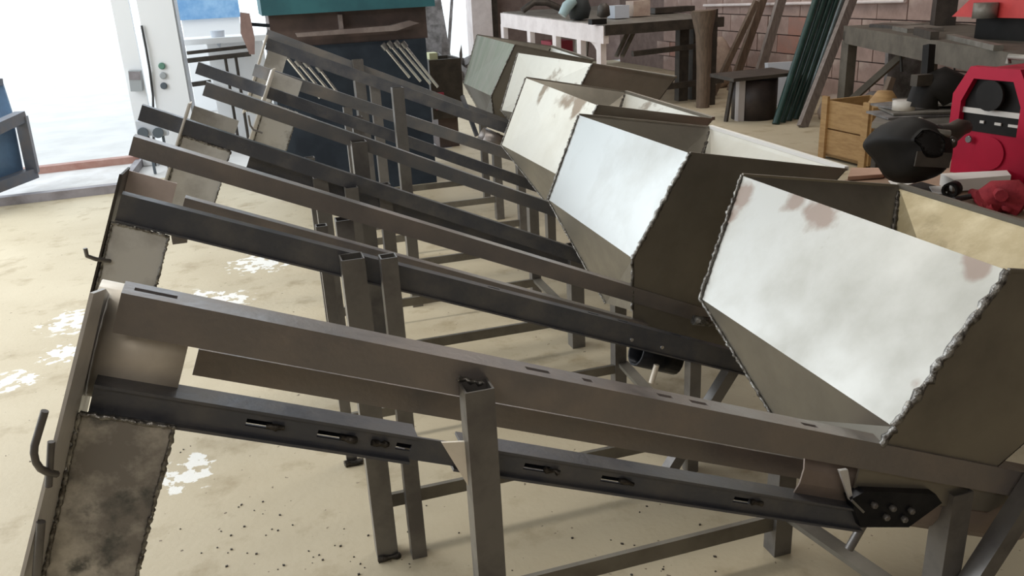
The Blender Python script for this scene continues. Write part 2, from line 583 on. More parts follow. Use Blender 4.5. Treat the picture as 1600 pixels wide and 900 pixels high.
def rail_channel(Y, a, b, h, w, t=0.004, slots=(), lip=0.02, notch=None):
    """channel opening towards -Y: web set back by lip, flanges top and bottom, slots through the web"""
    p, q = V(a[0], Y, a[1]), V(b[0], Y, b[1])
    d, n = frame_of(p, q)
    L = (q - p).length
    y = V(0, 1, 0)
    m = MB()
    spans = [(0, L)] if not notch else [(0, notch[0]), (notch[1], L)]
    for s0, s1 in spans:
        m.obox(p - n * t + d * s0, d * (s1 - s0), y * w, n * t)
        m.obox(p - n * h + d * s0, d * (s1 - s0), y * w, n * t)
    back = p + y * lip
    v0, v1 = h * 0.38, h * 0.62
    m.obox(back - n * v0, d * L, y * t, n * (v0 - t))
    m.obox(back - n * (h - t), d * L, y * t, n * (h - t - v1))
    u = 0.0
    for s0, s1 in list(slots) + [(L, L)]:
        if s0 > u:
            m.obox(back - n * v1 + d * u, d * (s0 - u), y * t, n * (v1 - v0))
        u = s1
    return m


def post(x, y, z0, z1, w, dpt=None, t=0.003):
    """square tube standing upright, open at the top; x, y are its near left corner"""
    k = dpt or w
    m = MB()
    m.box((x, y, z0), (x + w, y + t, z1))
    m.box((x, y + k - t, z0), (x + w, y + k, z1))
    m.box((x, y + t, z0), (x + t, y + k - t, z1))
    m.box((x + w - t, y + t, z0), (x + w, y + k - t, z1))
    m.box((x + t, y + t, z0), (x + w - t, y + k - t, z0 + 0.01))
    return m


def hopper(root, Y0, Y1, N, N1, NB, BR, NR, F, F1, FB, FR, BRF, mats, seed, bead=0.006):
    h = MB()
    t = 0.004
    P = lambda c, Y: V(c[0], Y, c[1])
    Y0 += 0.006
    n_, n1, nb, br, nr = P(N, Y0), P(N1, Y0), P(NB, Y0), P(BR, Y0), P(NR, Y0)
    f_, f1, fr = P(F, Y1), V(*F1), P(FR, Y1)
    fb, brf = V(*FB), V(*BRF)
    # the sloping upper sheet is the hopper's own mesh
    h.plate([n_, f_, f1, n1], t, away=(1, 0, -0.4), fan=True)
    hp = h.build('hopper', mats[0], root)
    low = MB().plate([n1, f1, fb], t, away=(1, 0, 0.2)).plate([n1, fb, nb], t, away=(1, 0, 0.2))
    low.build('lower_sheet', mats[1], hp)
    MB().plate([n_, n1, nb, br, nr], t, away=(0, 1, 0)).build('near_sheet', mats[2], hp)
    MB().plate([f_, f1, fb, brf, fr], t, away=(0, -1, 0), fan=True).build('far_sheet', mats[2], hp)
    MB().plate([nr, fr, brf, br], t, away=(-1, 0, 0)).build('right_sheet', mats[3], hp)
    MB().beam(nr + V(0, 0, 0.004), fr + V(0, 0, 0.004), 0.014, 0.012).build('rim_bar', mats[4], hp)
    MB().beam(f_ + V(0, 0, 0.002), fr + V(0, 0, 0.002), 0.008, 0.008).build('top_edge', mats[2], hp)
    MB().beam(n_ + V(0, 0, 0.001), nr + V(0, 0, 0.001), 0.006, 0.006).build('top_edge', mats[2], hp)
    w = MB()
    o = V(-0.002, -0.002, 0)
    w.bead(n_ + o, n1 + o, bead, seed)
    w.bead(n1 + o, nb + o, bead * 0.8, seed + 1)
    w.build('weld_bead', 'weld', hp)
    w = MB()
    w.bead(f_ + V(-0.003, 0, 0), f1 + V(-0.003, 0, 0), bead * 0.7, seed + 2)
    w.bead(f1 + V(-0.003, 0, 0), fb + V(-0.003, 0, 0), bead * 0.5, seed + 3)
    w.build('weld_bead', 'weld', hp)
    c0, c1 = fr + V(-0.012, -0.012, -0.01), brf + V(-0.012, -0.012, 0.02)
    MB().bead(c0, c1, 0.007, seed + 4).build('corner_weld', 'weld_dark', hp)
    return hp


def chute(root, Yf, Yb, TL, w, length, d, n, top, mats, seed, flange=0.06, backTL=None, backlen=None, front=True, hook=None, hole=False, drop=0.085):
    """discharge head: front, back and end plates, with a locking hook on the end plate"""
    t = 0.004
    tl = V(TL[0], Yf, TL[1])
    m = MB()
    m.plate([tl, tl + d * w, tl + d * w - n * length, tl - n * length], t, away=(0, 1, 0))
    c = m.build('discharge_chute', mats[0], root)
    up = top
    far = V(TL[0], Yb, TL[1])
    e = MB()
    a = -d * 0.002
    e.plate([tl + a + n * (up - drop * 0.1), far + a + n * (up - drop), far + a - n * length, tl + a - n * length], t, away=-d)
    e.build('end_plate', mats[3] if len(mats) > 3 else mats[1], c)  # fourth material, where given, puts the enclosed box's shade into the plate's colour
    o1 = V(-0.25, -0.97, 0) * flange
    MB().plate([tl + a + n * up + o1 * 0.5, tl + a + n * (up - drop * 0.1), tl + a - n * length, tl + a - n * length + o1], t, away=-d).build('flange', mats[1], c)
    if backTL is not None:
        b0 = V(backTL[0], Yb, backTL[1])
        MB().plate([b0, b0 + d * w, b0 + d * w - n * backlen, b0 - n * backlen], t, away=(0, 1, 0)).build('back_plate', mats[2], c)
    wb = MB()
    rn = random.Random(seed)
    o = V(0, -0.003, 0)
    wb.bead(tl + o, tl + d * w + o, 0.0035, seed)
    wb.bead(tl + o, tl - n * length + o, 0.003, seed + 1)
    wb.bead(tl + d * w + o, tl + d * w - n * length + o, 0.003, seed + 2)
    wb.build('weld_bead', 'weld', c)
    if hook:
        MB().tube(hook, 0.0042, 8).build('locking_hook', 'leg', c)
    return c


def legs_and_bars(root, legs, bars, mat_leg='leg', mat_bar='bar'):
    for (x, y, z0, z1, w) in legs:
        post(x, y, z0, z1, w).build('leg', mat_leg, root)
    for (p, q, w, h) in bars:
        MB().beam(p, q, w, h).build('floor_bar', mat_bar, root)


def z_at(a, b, x):
    return a[1] + (b[1] - a[1]) * (x - a[0]) / (b[0] - a[0])


# ---- nearest conveyor
r = thing('conveyor', 'nearest unpainted conveyor, slotted rails running under the largest hopper at the right', 'conveyor', (0.4, 1.1, 0), 'conveyor frames in a row')
A0, A1 = (-0.172, 0.988), (1.50, 0.313)
C0, C1 = (-0.222, 0.881), (0.92, 0.413)
d, n = frame_of(V(A0[0], 0, A0[1]), V(A1[0], 0, A1[1]))
def us(x, a=A0): return (x - a[0]) / d.x
rail_angle(1.0, A0, A1, 0.05, 0.045, slots=[(0.012, 0.06), (us(0.315), us(0.35)), (us(0.40), us(0.415)), (us(0.52), us(0.545)), (us(0.575), us(0.605)), (us(0.78), us(0.81))]).build('upper_rail', 'rail', r)
lr = rail_channel(1.0, C0, C1, 0.042, 0.04, lip=0.008, slots=[(us(-0.055, C0), us(-0.025, C0)), (us(0.03, C0), us(0.075, C0)), (us(0.13, C0), us(0.15, C0)), (us(0.31, C0), us(0.35, C0)), (us(0.43, C0), us(0.47, C0)), (us(0.66, C0), us(0.69, C0))],
             notch=(us(0.152, C0), us(0.212, C0))).build('lower_rail', 'channel', r)
for x in (-0.04, 0.05, 0.09, 0.33, 0.45, 0.68):
    c = V(x, 1.004, z_at(C0, C1, x) - 0.021)
    MB().bead(c, c + d * 0.022, 0.0045, int(x * 1000)).build('plug_weld', 'weld_dark', lr)
rail_angle(1.18, (-0.12, 0.833), (0.95, 0.40), 0.04, 0.04).build('far_rail', 'rail', r)
MB().hollow(V(-0.237, 1.10, 0.906), V(-0.237, 1.10, 0.906) + d * 0.115, 0.074, 0.003).build('screw_tube', 'tube', r)
hs_ = MB()
for k in range(12):
    q = []
    for t_ in (k, k + 1):
        an = math.pi * (-0.62 + 1.24 * t_ / 12)
        q.append(V(0, 1.10, 0) + V(0, -math.cos(an), 0) * 0.078 + n * math.sin(an) * 0.078)
    e0 = V(0.785, 0, 0.490)
    hs_.plate([q[0] + e0, q[1] + e0, q[1] + e0 + d * 0.60, q[0] + e0 + d * 0.60], 0.003, away=V(0, 1.10, 0) - (q[0] + q[1]) / 2)
hs_.build('screw_trough', 'trough', r)
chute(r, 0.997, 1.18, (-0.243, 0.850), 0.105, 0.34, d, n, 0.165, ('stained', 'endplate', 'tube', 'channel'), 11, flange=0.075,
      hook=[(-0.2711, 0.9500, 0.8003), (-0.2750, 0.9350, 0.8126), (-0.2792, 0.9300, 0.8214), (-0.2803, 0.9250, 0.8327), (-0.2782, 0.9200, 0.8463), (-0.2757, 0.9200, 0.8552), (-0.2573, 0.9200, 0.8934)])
MB().tube([(-0.2647, 0.9400, 0.8466), (-0.2790, 0.9400, 0.7922)], 0.004, 8).build('hinge_pin', 'leg', r)
MB().tube([(-0.2961, 0.9400, 0.7496), (-0.3160, 0.9400, 0.6800)], 0.005, 8).build('hinge_pin', 'leg', r)
p1 = post(0.212, 0.962, 0, 0.800, 0.04, 0.036)
p1.build('leg', 'leg', r)
MB().bead(V(0.212, 0.998, 0.806), V(0.252, 0.998, 0.79), 0.004, 5).build('weld_bead', 'weld', r)
MB().plate([(0.1825, 1.0000, 0.7129), (0.2195, 0.9850, 0.7149), (0.2144, 0.9850, 0.6397)], 0.004, away=(0, 1, 0)).build('gusset', 'tube', r)
legs_and_bars(r, [(1.02, 1.40, 0, 0.33, 0.045), (1.095, 1.0, 0, 0.40, 0.045)],
              [((0.20, 1.42, 0.085), (1.03, 1.42, 0.085), 0.012, 0.04), ((1.06, 1.43, 0.10), (1.13, 1.02, 0.10), 0.04, 0.012)])
MB().beam((1.27, 0.98, 0.42), (1.02, 0.98, 0.0), 0.035, 0.035, up=(0, 1, 0)).build('slanting_leg', 'leg', r)
MB().plate([(0.8961, 1.0120, 0.5033), (1.2746, 1.0120, 0.3571), (1.1966, 1.0120, 0.3347), (1.0810, 1.0120, 0.3777), (1.0136, 1.0120, 0.3611), (0.9089, 1.0120, 0.3883), (0.8836, 1.0120, 0.4404)], 0.004, away=(0, 1, 0)).build('trough_side', 'sheet_dark', r)
bp = MB().plate([(0.8687, 0.9950, 0.4549), (0.8960, 0.9950, 0.4633), (1.0476, 0.9950, 0.4209), (1.0649, 0.9950, 0.3981), (0.9983, 0.9950, 0.3644), (0.8949, 0.9950, 0.3916)], 0.02, away=(0, 1, 0)).build('bolt_plate', 'black', r)
for px in ((0.9147, 0.9900, 0.4338), (0.9548, 0.9900, 0.4172), (0.9956, 0.9900, 0.4016), (0.9435, 0.9900, 0.4019), (0.9827, 0.9900, 0.3878)):
    MB().lathe(px, [(0.006, 0.008), (0.006, -0.002), (0.004, -0.004)], 6, axis=(0, 1, 0)).build('bolt', 'leg', bp)
MB().beam((0.8659, 0.9900, 0.4562), (0.8922, 0.9900, 0.4267), 0.004, 0.004).build('bright_edge', 'bolt', bp)
MB().plate([(0.8440, 1.0000, 0.5126), (0.8604, 1.0000, 0.5112), (0.8771, 1.0000, 0.4496), (0.8707, 1.0000, 0.4487)], 0.006, away=(0, 1, 0)).build('edge_strip', 'endplate', r)
MB().tube([(0.9480, 1.0500, 0.3459), (0.9227, 1.0500, 0.2999)], 0.008, 8).build('drain_pin', 'leg', r)
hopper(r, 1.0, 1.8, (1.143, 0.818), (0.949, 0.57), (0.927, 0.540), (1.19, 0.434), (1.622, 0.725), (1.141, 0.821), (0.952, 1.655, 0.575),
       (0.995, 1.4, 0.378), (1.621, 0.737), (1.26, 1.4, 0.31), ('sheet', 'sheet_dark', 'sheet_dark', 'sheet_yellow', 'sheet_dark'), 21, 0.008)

pc, qc = V(C0[0], 1.021, C0[1]) , V(C1[0], 1.021, C1[1])
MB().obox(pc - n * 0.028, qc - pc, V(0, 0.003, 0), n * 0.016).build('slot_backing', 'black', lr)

# ---- second conveyor
r = thing('conveyor', 'second conveyor from the front, black lower rail and clean bright hopper', 'conveyor', (0.4, 1.9, 0), 'conveyor frames in a row')
A0, A1 = (-0.246, 1.032), (1.35, 0.317)
C0, C1 = (-0.267, 0.946), (1.30, 0.281)
d, n = frame_of(V(C0[0], 0, C0[1]), V(C1[0], 0, C1[1]))
rail_angle(1.95, A0, A1, 0.042, 0.04).build('upper_rail', 'rail', r)
lr = rail_angle(1.78, C0, C1, 0.056, 0.03, slots=[(us(x, C0), us(x, C0) + 0.03) for x in (0.47, 0.72, 0.80, 0.95)]).build('lower_rail', 'channel', r)
lp = MB()
p, q = V(C0[0], 1.772, C0[1]) - n * 0.056, V(C1[0], 1.772, C1[1]) - n * 0.056
lp.obox(p, q - p, V(0, 0.012, 0), n * 0.004)
lp.build('bottom_lip', 'channel', lr)
for x in (0.83, 0.915):
    MB().lathe(V(x, 1.779, z_at(C0, C1, x) - 0.04), [(0.005, 0.004), (0.005, -0.003)], 8, axis=(0, 1, 0)).build('rivet', 'chrome', lr)
rail_angle(1.93, (-0.165, 0.893), (0.95, 0.405), 0.04, 0.03).build('far_rail', 'rail', r)
chute(r, 1.777, 1.95, (-0.294, 0.893), 0.107, 0.19, d, n, 0.10, ('chute_grey', 'grime', 'pink_plate'), 31, flange=0.012, backTL=(-0.276, 0.964), backlen=0.06,
      hook=[(-0.3120, 1.7700, 0.8164), (-0.3326, 1.7500, 0.8293), (-0.3451, 1.7400, 0.8406), (-0.3453, 1.7400, 0.8563)], drop=0.02)
MB().box((-0.205, 1.9, 0.80), (-0.175, 1.93, 0.84)).build('chute_lug', 'rail', r)
legs_and_bars(r, [(0.135, 1.725, 0, 0.765, 0.05), (0.215, 1.70, 0, 0.765, 0.036), (0.118, 2.2, 0, 0.72, 0.03), (0.157, 2.02, 0.3, 0.775, 0.042),
                  (1.005, 1.79, 0, 0.36, 0.032), (1.02, 2.31, 0, 0.38, 0.04)],
              [((0.18, 1.79, 0.12), (1.02, 1.79, 0.12), 0.012, 0.035), ((0.14, 2.32, 0.085), (1.03, 2.32, 0.085), 0.012, 0.03),
               ((1.05, 2.32, 0.10), (1.02, 1.80, 0.10), 0.035, 0.012)])
for (x, y) in ((0.16, 1.75), (0.133, 2.215)):
    MB().bead(V(x - 0.022, y - 0.026, 0.006), V(x + 0.03, y - 0.028, 0.006), 0.009, int(x * 999)).build('foot_weld', 'weld_dark', r)
MB().beam((1.16, 1.80, 0.33), (0.94, 1.80, 0.0), 0.032, 0.032, up=(0, 1, 0)).build('slanting_leg', 'leg', r)
MB().plate([V(0.917, 1.957, 0.50), V(1.25, 1.957, 0.36), V(1.25, 1.957, 0.20), V(0.917, 1.957, 0.33)], 0.004, away=(0, 1, 0)).build('trough_side', 'sheet_dark', r)
MB().hollow(V(0.90, 1.90, 0.345), V(1.02, 1.90, 0.295), 0.04, 0.005, 16).build('bearing_collar', 'black', r)
MB().tube([(0.9367, 1.8500, 0.3197), (0.9220, 1.8500, 0.2692)], 0.008, 8).build('drain_pin', 'tube', r)
MB().lathe((1.1005, 1.9000, 0.3992), [(0.014, 0.03), (0.014, -0.02), (0.008, -0.03)], 8, axis=(-1, 0, 0.3)).build('shaft_end', 'weld', r)
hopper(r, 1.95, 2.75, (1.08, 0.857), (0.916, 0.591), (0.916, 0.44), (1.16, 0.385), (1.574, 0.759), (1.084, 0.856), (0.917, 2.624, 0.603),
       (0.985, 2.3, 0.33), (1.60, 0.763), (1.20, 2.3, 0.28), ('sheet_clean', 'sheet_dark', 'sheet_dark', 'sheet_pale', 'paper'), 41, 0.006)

# ---- third conveyor
r = thing('conveyor', 'third conveyor, middle of the five, its hopper face pale with brown stains at the top', 'conveyor', (0.4, 2.8, 0), 'conveyor frames in a row')
A0, A1 = (-0.120, 1.055), (1.45, 0.322)
C0, C1 = (-0.295, 1.022), (1.15, 0.347)
d, n = frame_of(V(C0[0], 0, C0[1]), V(C1[0], 0, C1[1]))
rail_angle(2.85, A0, A1, 0.044, 0.04).build('upper_rail', 'rail_hazed', r)
rail_angle(2.65, C0, C1, 0.046, 0.03).build('lower_rail', 'channel', r)
rail_channel(2.72, (-0.02, 0.84), (1.10, 0.32), 0.05, 0.03, lip=0.01).build('far_rail', 'channel', r)
chute(r, 2.652, 2.85, (-0.203, 0.925), 0.14, 0.21, d, n, 0.10, ('chute_grey', 'paper', 'chute_grey'), 51, flange=0.03, backTL=(-0.168, 0.986), backlen=0.2, drop=0.02)
legs_and_bars(r, [(0.155, 2.68, 0, 0.75, 0.045), (0.245, 2.62, 0, 0.72, 0.04), (0.16, 3.1, 0, 0.74, 0.035), (0.30, 2.80, 0, 0.83, 0.05), (0.36, 2.70, 0, 0.70, 0.04), (1.02, 2.70, 0, 0.40, 0.05), (1.04, 3.22, 0, 0.42, 0.04)],
              [((0.2, 2.70, 0.12), (1.03, 2.70, 0.12), 0.012, 0.035), ((0.2, 3.22, 0.09), (1.05, 3.22, 0.09), 0.012, 0.035), ((1.06, 3.23, 0.10), (1.05, 2.72, 0.10), 0.035, 0.012)])
MB().hollow(V(0.95, 2.98, 0.30), V(0.95, 2.98, 0.30) + d * 0.12, 0.05, 0.004, 16).build('screw_tube', 'tube', r)
hopper(r, 2.85, 3.65, (1.199, 0.867), (1.043, 0.626), (1.03, 0.50), (1.28, 0.40), (1.673, 0.773), (1.189, 0.897), (1.045, 3.6, 0.621),
       (1.10, 3.2, 0.45), (1.674, 0.793), (1.30, 3.2, 0.36), ('sheet_stained', 'sheet_dark', 'sheet_dark', 'sheet_pale', 'sheet_dark'), 61, 0.005)

# ---- fourth conveyor
r = thing('conveyor', 'fourth conveyor, its hopper half hidden behind the third hopper', 'conveyor', (0.6, 3.7, 0), 'conveyor frames in a row')
A0, A1 = (0.045, 1.030), (1.75, 0.298)
C0, C1 = (-0.166, 1.071), (1.45, 0.327)
d, n = frame_of(V(C0[0], 0, C0[1]), V(C1[0], 0, C1[1]))
rail_angle(3.8, A0, A1, 0.05, 0.04).build('upper_rail', 'rail_hazed', r)
rail_angle(3.55, C0, C1, 0.046, 0.03).build('lower_rail', 'channel', r)
chute(r, 3.552, 3.78, (0.062, 0.900), 0.13, 0.20, d, n, 0.14, ('chute_grey', 'paper', 'chute_grey'), 71, flange=0.10, backTL=(0.11, 1.0), backlen=0.10,  # white end plate and flange carry the door's light in their colour
      hook=[(0.0293, 3.4000, 0.8006), (-0.0018, 3.4000, 0.8159), (-0.0110, 3.4000, 0.8339), (-0.0123, 3.4000, 0.8729)], drop=0.03)
legs_and_bars(r, [(0.545, 3.38, 0, 0.93, 0.045), (0.40, 3.60, 0, 0.80, 0.045), (0.42, 4.1, 0, 0.78, 0.04), (1.25, 3.60, 0, 0.45, 0.04), (1.27, 4.1, 0, 0.45, 0.04)],
              [((0.42, 3.62, 0.12), (1.27, 3.62, 0.12), 0.012, 0.035), ((0.42, 4.12, 0.10), (1.29, 4.12, 0.10), 0.012, 0.035)])
hopper(r, 3.8, 4.55, (1.572, 0.92), (1.416, 0.663), (1.40, 0.53), (1.66, 0.42), (2.014, 0.82), (1.443, 0.935), (1.33, 4.55, 0.635),
       (1.40, 4.2, 0.45), (1.93, 0.83), (1.65, 4.2, 0.36), ('sheet_pale', 'sheet_dark', 'sheet_dark', 'sheet_pale', 'sheet_dark'), 81, 0.005)

# ---- fifth conveyor
r = thing('conveyor', 'farthest conveyor, in front of the teal machine, with a greenish grey hopper', 'conveyor', (0.7, 4.7, 0), 'conveyor frames in a row')
A0, A1 = (0.144, 1.132), (1.70, 0.425)
C0, C1 = (0.135, 1.098), (1.60, 0.455)
d, n = frame_of(V(C0[0], 0, C0[1]), V(C1[0], 0, C1[1]))
rail_angle(4.75, A0, A1, 0.066, 0.04).build('upper_rail', 'rail_hazed', r)
rail_angle(4.55, C0, C1, 0.058, 0.03).build('lower_rail', 'channel', r)
chute(r, 4.552, 4.76, (0.06, 0.93), 0.10, 0.2, d, n, 0.20, ('chute_grey', 'paper', 'chute_grey'), 91, flange=0.08, backTL=(0.137, 1.039), backlen=0.10, drop=0.03)
legs_and_bars(r, [(0.56, 4.70, 0, 0.95, 0.055), (0.62, 4.56, 0, 0.83, 0.05), (0.60, 5.1, 0, 0.80, 0.04), (1.28, 4.58, 0, 0.5, 0.045), (1.35, 5.1, 0, 0.5, 0.04)],
              [((0.62, 4.6, 0.12), (1.30, 4.6, 0.12), 0.012, 0.035), ((0.62, 5.12, 0.12), (1.37, 5.12, 0.12), 0.012, 0.035)])
MB().beam((1.1477, 4.7000, 0.7120), (1.1929, 4.6000, 0.4986), 0.02, 0.03, up=(0, 1, 0)).build('tie_strut', 'channel', r)
MB().hollow((1.2188, 4.6000, 0.4925), (1.3289, 4.6000, 0.4342), 0.055, 0.004, 14).build('screw_tube', 'rail', r)
hopper(r, 4.75, 5.5, (1.491, 0.965), (1.334, 0.691), (1.35, 0.50), (1.62, 0.40), (1.973, 0.842), (1.47, 0.99), (1.35, 5.46, 0.697),
       (1.40, 5.2, 0.50), (1.98, 0.883), (1.65, 5.2, 0.40), ('sheet_green', 'sheet_dark', 'sheet_dark', 'sheet_pale', 'sheet_dark'), 95, 0.004)

# ------------------------------------------------------------------ teal machine behind the conveyors
YM = 5.75
r = thing('shearing_machine', 'large dark floor machine with a teal top beam and chrome rods, behind the conveyors', 'machine', (0.7, 6.1, 0))
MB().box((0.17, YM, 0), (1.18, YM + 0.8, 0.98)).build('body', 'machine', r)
MB().box((0.15, YM - 0.10, 1.18), (1.24, YM + 0.7, 1.75)).build('top_beam', 'teal', r)
MB().box((0.19, YM + 0.02, 0.98), (1.20, YM + 0.7, 1.18)).build('throat', 'ledge', r)
MB().plate([(0.3380, 5.6600, 1.0663), (0.9384, 5.6600, 1.0763), (1.0665, 5.6600, 1.1004), (1.1282, 5.6600, 1.0809), (0.9770, 5.6600, 1.0422), (0.3466, 5.6600, 1.0426)], 0.05, away=(0, 1, 0)).build('worn_bed_edge', 'worn', r)
MB().box((0.62, YM - 0.03, 1.05), (0.645, YM + 0.05, 1.16)).build('stop_finger', 'worn', r)
for (a, b) in (((598,70),(640,121)), ((607,67),(657,127)), ((618,66),(672,131)), ((629,67),(684,136)),
               ((444,84),(466,111)), ((463,95),(486,119)), ((481,102),(503,125)), ((500,108),(521,132))):
    pass
RODS = [((0.8675, 5.6000, 0.9644), (1.0228, 5.6000, 0.7479)), ((0.9057, 5.6000, 0.9738), (1.0929, 5.6000, 0.7177)), ((0.9515, 5.6000, 0.9748), (1.1557, 5.6000, 0.6962)), ((0.9968, 5.6000, 0.9678), (1.2058, 5.6000, 0.6714)),
        ((0.2485, 5.6000, 0.9517), (0.4331, 5.6000, 0.6654)), ((0.3164, 5.6000, 0.9043), (0.4777, 5.6000, 0.6657)), ((0.3661, 5.6000, 0.8929), (0.5189, 5.6000, 0.6703)), ((0.4413, 5.6000, 0.8600), (0.5562, 5.6000, 0.6753))]
for a, b in RODS:
    a, b = V(*a), V(*b)
    rod = MB().tube([a, b], 0.011, 10).build('chrome_rod', 'chrome', r)
    dd = (b - a).normalized()
    MB().tube([a - dd * 0.005, a + dd * 0.035], 0.02, 8).build('rod_collar', 'bolt', rod)
MB().plate([(0.0234, 5.6000, 1.2109), (0.0779, 5.6000, 1.2004), (0.0864, 5.6000, 1.0541), (0.0725, 5.6000, 0.9601), (0.0423, 5.6000, 0.9622), (0.0085, 5.6000, 1.0891)], 0.02, away=(0, 1, 0)).build('side_flap', 'rust', r)
MB().beam((0.0763, 5.6200, 1.1368), (0.1834, 5.7000, 1.1205), 0.02, 0.02).build('flap_arm', 'machine', r)

# ------------------------------------------------------------------ left: doorway, gate, cabinet, yard
r = thing('gate_leaf', 'blue gate leaf in a dark frame, standing open at the left edge', 'gate', (-2.1, 6.6, 0))
def fr(a, b, w=0.075): return MB().beam(a, b, w, w)
gA, gB = (-1.5842, 6.9000, 0.5649), (-1.5951, 6.9000, 0.1545)
gL, gM = (-1.7993, 6.2000, 0.4986), (-1.8852, 6.2000, 0.1427)
fr(gA, gB).build('stile', 'gate_frame', r)
fr(gA, gL).build('top_rail', 'gate_frame', r)
fr(gB, gM).build('bottom_rail', 'gate_frame', r)
MB().plate([(-1.6431, 6.9000, 0.5062), (-1.6595, 6.9000, 0.1711), (-1.9115, 6.3000, 0.1410), (-1.8283, 6.3000, 0.4857)], 0.02, away=(0, 1, 0)).build('panel', 'blue_paint', r)
MB().plate([(-1.7733, 7.3000, 0.8016), (-1.7480, 7.3000, 0.7996), (-1.7330, 7.3000, 0.5611), (-1.7340, 7.3000, 0.4403), (-2.0176, 7.3000, 0.4190), (-1.9239, 7.3000, 0.8133)], 0.03, away=(0, 1, 0)).build('upper_panel', 'blue_paint', r)

fr(gM, (-1.9738, 7.2000, 0.8487)).build('stile', 'gate_frame', r)
fr((-1.9824, 7.2000, 0.8129), (-1.7427, 7.3000, 0.7851), 0.05).build('top_rail', 'gate_frame', r)
r = thing('threshold_frame', 'pale slab framed by a grey channel and a red bar in the doorway', 'threshold', (-1.4, 6.9, 0))
a, b, c, e = V(*(-2.0191, 6.5842, 0.0000)), V(*(-0.9909, 6.6357, 0.0000)), V(*(-0.9566, 7.6811, 0.0000)), V(*(-1.8663, 7.5890, 0.0000))
up = V(0, 0, 0.03)
MB().beam(a + up, b + up, 0.08, 0.06).build('front_channel', 'threshold', r)
MB().beam(e + up * 1.4, c + up * 1.4, 0.10, 0.085).build('red_bar', 'red_primer', r)
e2 = a + (e - a) * 1.0
MB().plate([a + V(0, 0.04, 0.03), b + V(0, 0.04, 0.03), c + V(0, -0.05, 0.03), e2 + V(-0.4, -0.05, 0.03)], 0.03, away=(0, 0, -1)).build('slab', 'slab', r)
MB().beam(b + up, c + up, 0.05, 0.06).build('end_channel', 'threshold', r)

YC = 7.6
r = thing('control_cabinet', 'white electrical cabinet with three round buttons beside the bright doorway', 'cabinet', (-0.7, YC + 0.2, 0))
MB().box((-0.74, YC, 0.12), (-0.475, YC + 0.45, 1.9)).build('body', 'white_paint', r)
MB().box((-0.475, YC + 0.02, 0.14), (-0.462, YC + 0.43, 1.88)).build('side_door', 'grey_paint', r)
for q, mt in (((-0.6394, 7.6000, 0.7990), 'button_green'), ((-0.6432, 7.6000, 0.7229), 'button_grey'), ((-0.6527, 7.6000, 0.6416), 'button_dark')):
    MB().lathe(q, [(0.027, 0.005), (0.027, -0.02), (0.02, -0.028)], 14, axis=(0, 1, 0)).build('push_button', mt, r)
MB().tube([(-0.7340, 7.5800, 1.1200), (-0.7314, 7.5700, 0.9479), (-0.7345, 7.5700, 0.7729), (-0.7482, 7.5800, 0.5689), (-0.8043, 7.5800, 0.2334), (-0.8346, 7.5800, -0.0165)], 0.009, 8).build('power_cable', 'cable', r)
r2 = thing('isolator_box', 'small grey isolator box on a white post left of the cabinet', 'switch box', (-0.85, YC, 0))
MB().box((-0.93, YC + 0.02, 0), (-0.80, YC + 0.10, 1.5)).build('post', 'white_paint', r2)
bx = MB().plate([(-0.8891, 7.5000, 0.7849), (-0.7997, 7.5000, 0.7782), (-0.8150, 7.5000, 0.6184), (-0.9002, 7.5000, 0.6254)], 0.11, away=(0, 1, 0)).build('box', 'button_grey', r2)
MB().plate([(-0.8848, 7.4960, 0.7799), (-0.8002, 7.4960, 0.7735), (-0.8074, 7.4960, 0.7090), (-0.8923, 7.4960, 0.7156)], 0.004, away=(0, 1, 0)).build('switch_cover', 'threshold', bx)
for (q0, q1, lab) in (((-0.8136, 7.2000, 0.4270), (-0.8355, 7.2000, 0.3090), 'left'), ((-0.7044, 7.2000, 0.4069), (-0.7240, 7.2000, 0.2982), 'right')):
    t = thing('wall_socket', 'grey plug socket on a thin stand below the cabinet, %s one of the pair' % lab, 'socket', (q0[0], 7.2, 0), 'plug sockets below the cabinet')
    MB().box((q0[0] - 0.055, 7.16, q1[2]), (q0[0] + 0.055, 7.26, q0[2])).build('housing', 'grey_paint', t)
    MB().lathe((q0[0] - 0.015, 7.16, q1[2] + 0.03), [(0.04, 0.0), (0.04, -0.03)], 12, axis=(0, 1, 0)).build('plug', 'button_dark', t)
    MB().box((q0[0] + 0.0, 7.2, 0), (q0[0] + 0.02, 7.22, q1[2])).build('stand', 'button_dark', t)

r = thing('yard_rack', 'low rack of two dark rails on thin legs outside, right of the cabinet', 'rack', (-0.1, 8.6, 0))
MB().beam((-0.4772, 8.4000, 0.8421), (0.0857, 8.4000, 0.8659), 0.03, 0.03).build('rail', 'grime', r)
MB().beam((-0.4827, 8.3000, 0.7817), (0.0747, 8.3000, 0.8041), 0.04, 0.04).build('rail', 'grime', r)
MB().beam((-0.4745, 8.3000, 0.5732), (-0.3071, 8.3000, 0.5827), 0.04, 0.04).build('rail', 'grime', r)
for (u, v) in (((-0.1539, 8.3000, 0.7750), (-0.2026, 8.3000, 0.6087)), ((-0.0622, 8.3000, 0.7911), (-0.1215, 8.3000, 0.6253))):
    MB().tube([u, (u[0], u[1], 0.0)], 0.014, 6).build('leg', 'grime', r)
tag(MB().lathe((-0.1920, 8.6000, 0.8533), [(0.05, 0.0), (0.065, 0.16), (0.055, 0.16)], 14).build('bucket', 'grey_paint'), 'small pale bucket standing on the yard rack', 'bucket')
t = thing('yard_shelf', 'white slab on a base outside, carrying the pale bucket', 'shelf', (-0.1, 8.7, 0))
MB().box((-0.5, 8.45, 0.9550 - 0.05), (0.35, 9.0, 0.9550)).build('slab', 'white_paint', t)
MB().box((-0.3, 8.55, 0), (0.2, 8.9, 0.9550 - 0.05)).build('base', 'white_paint', t)
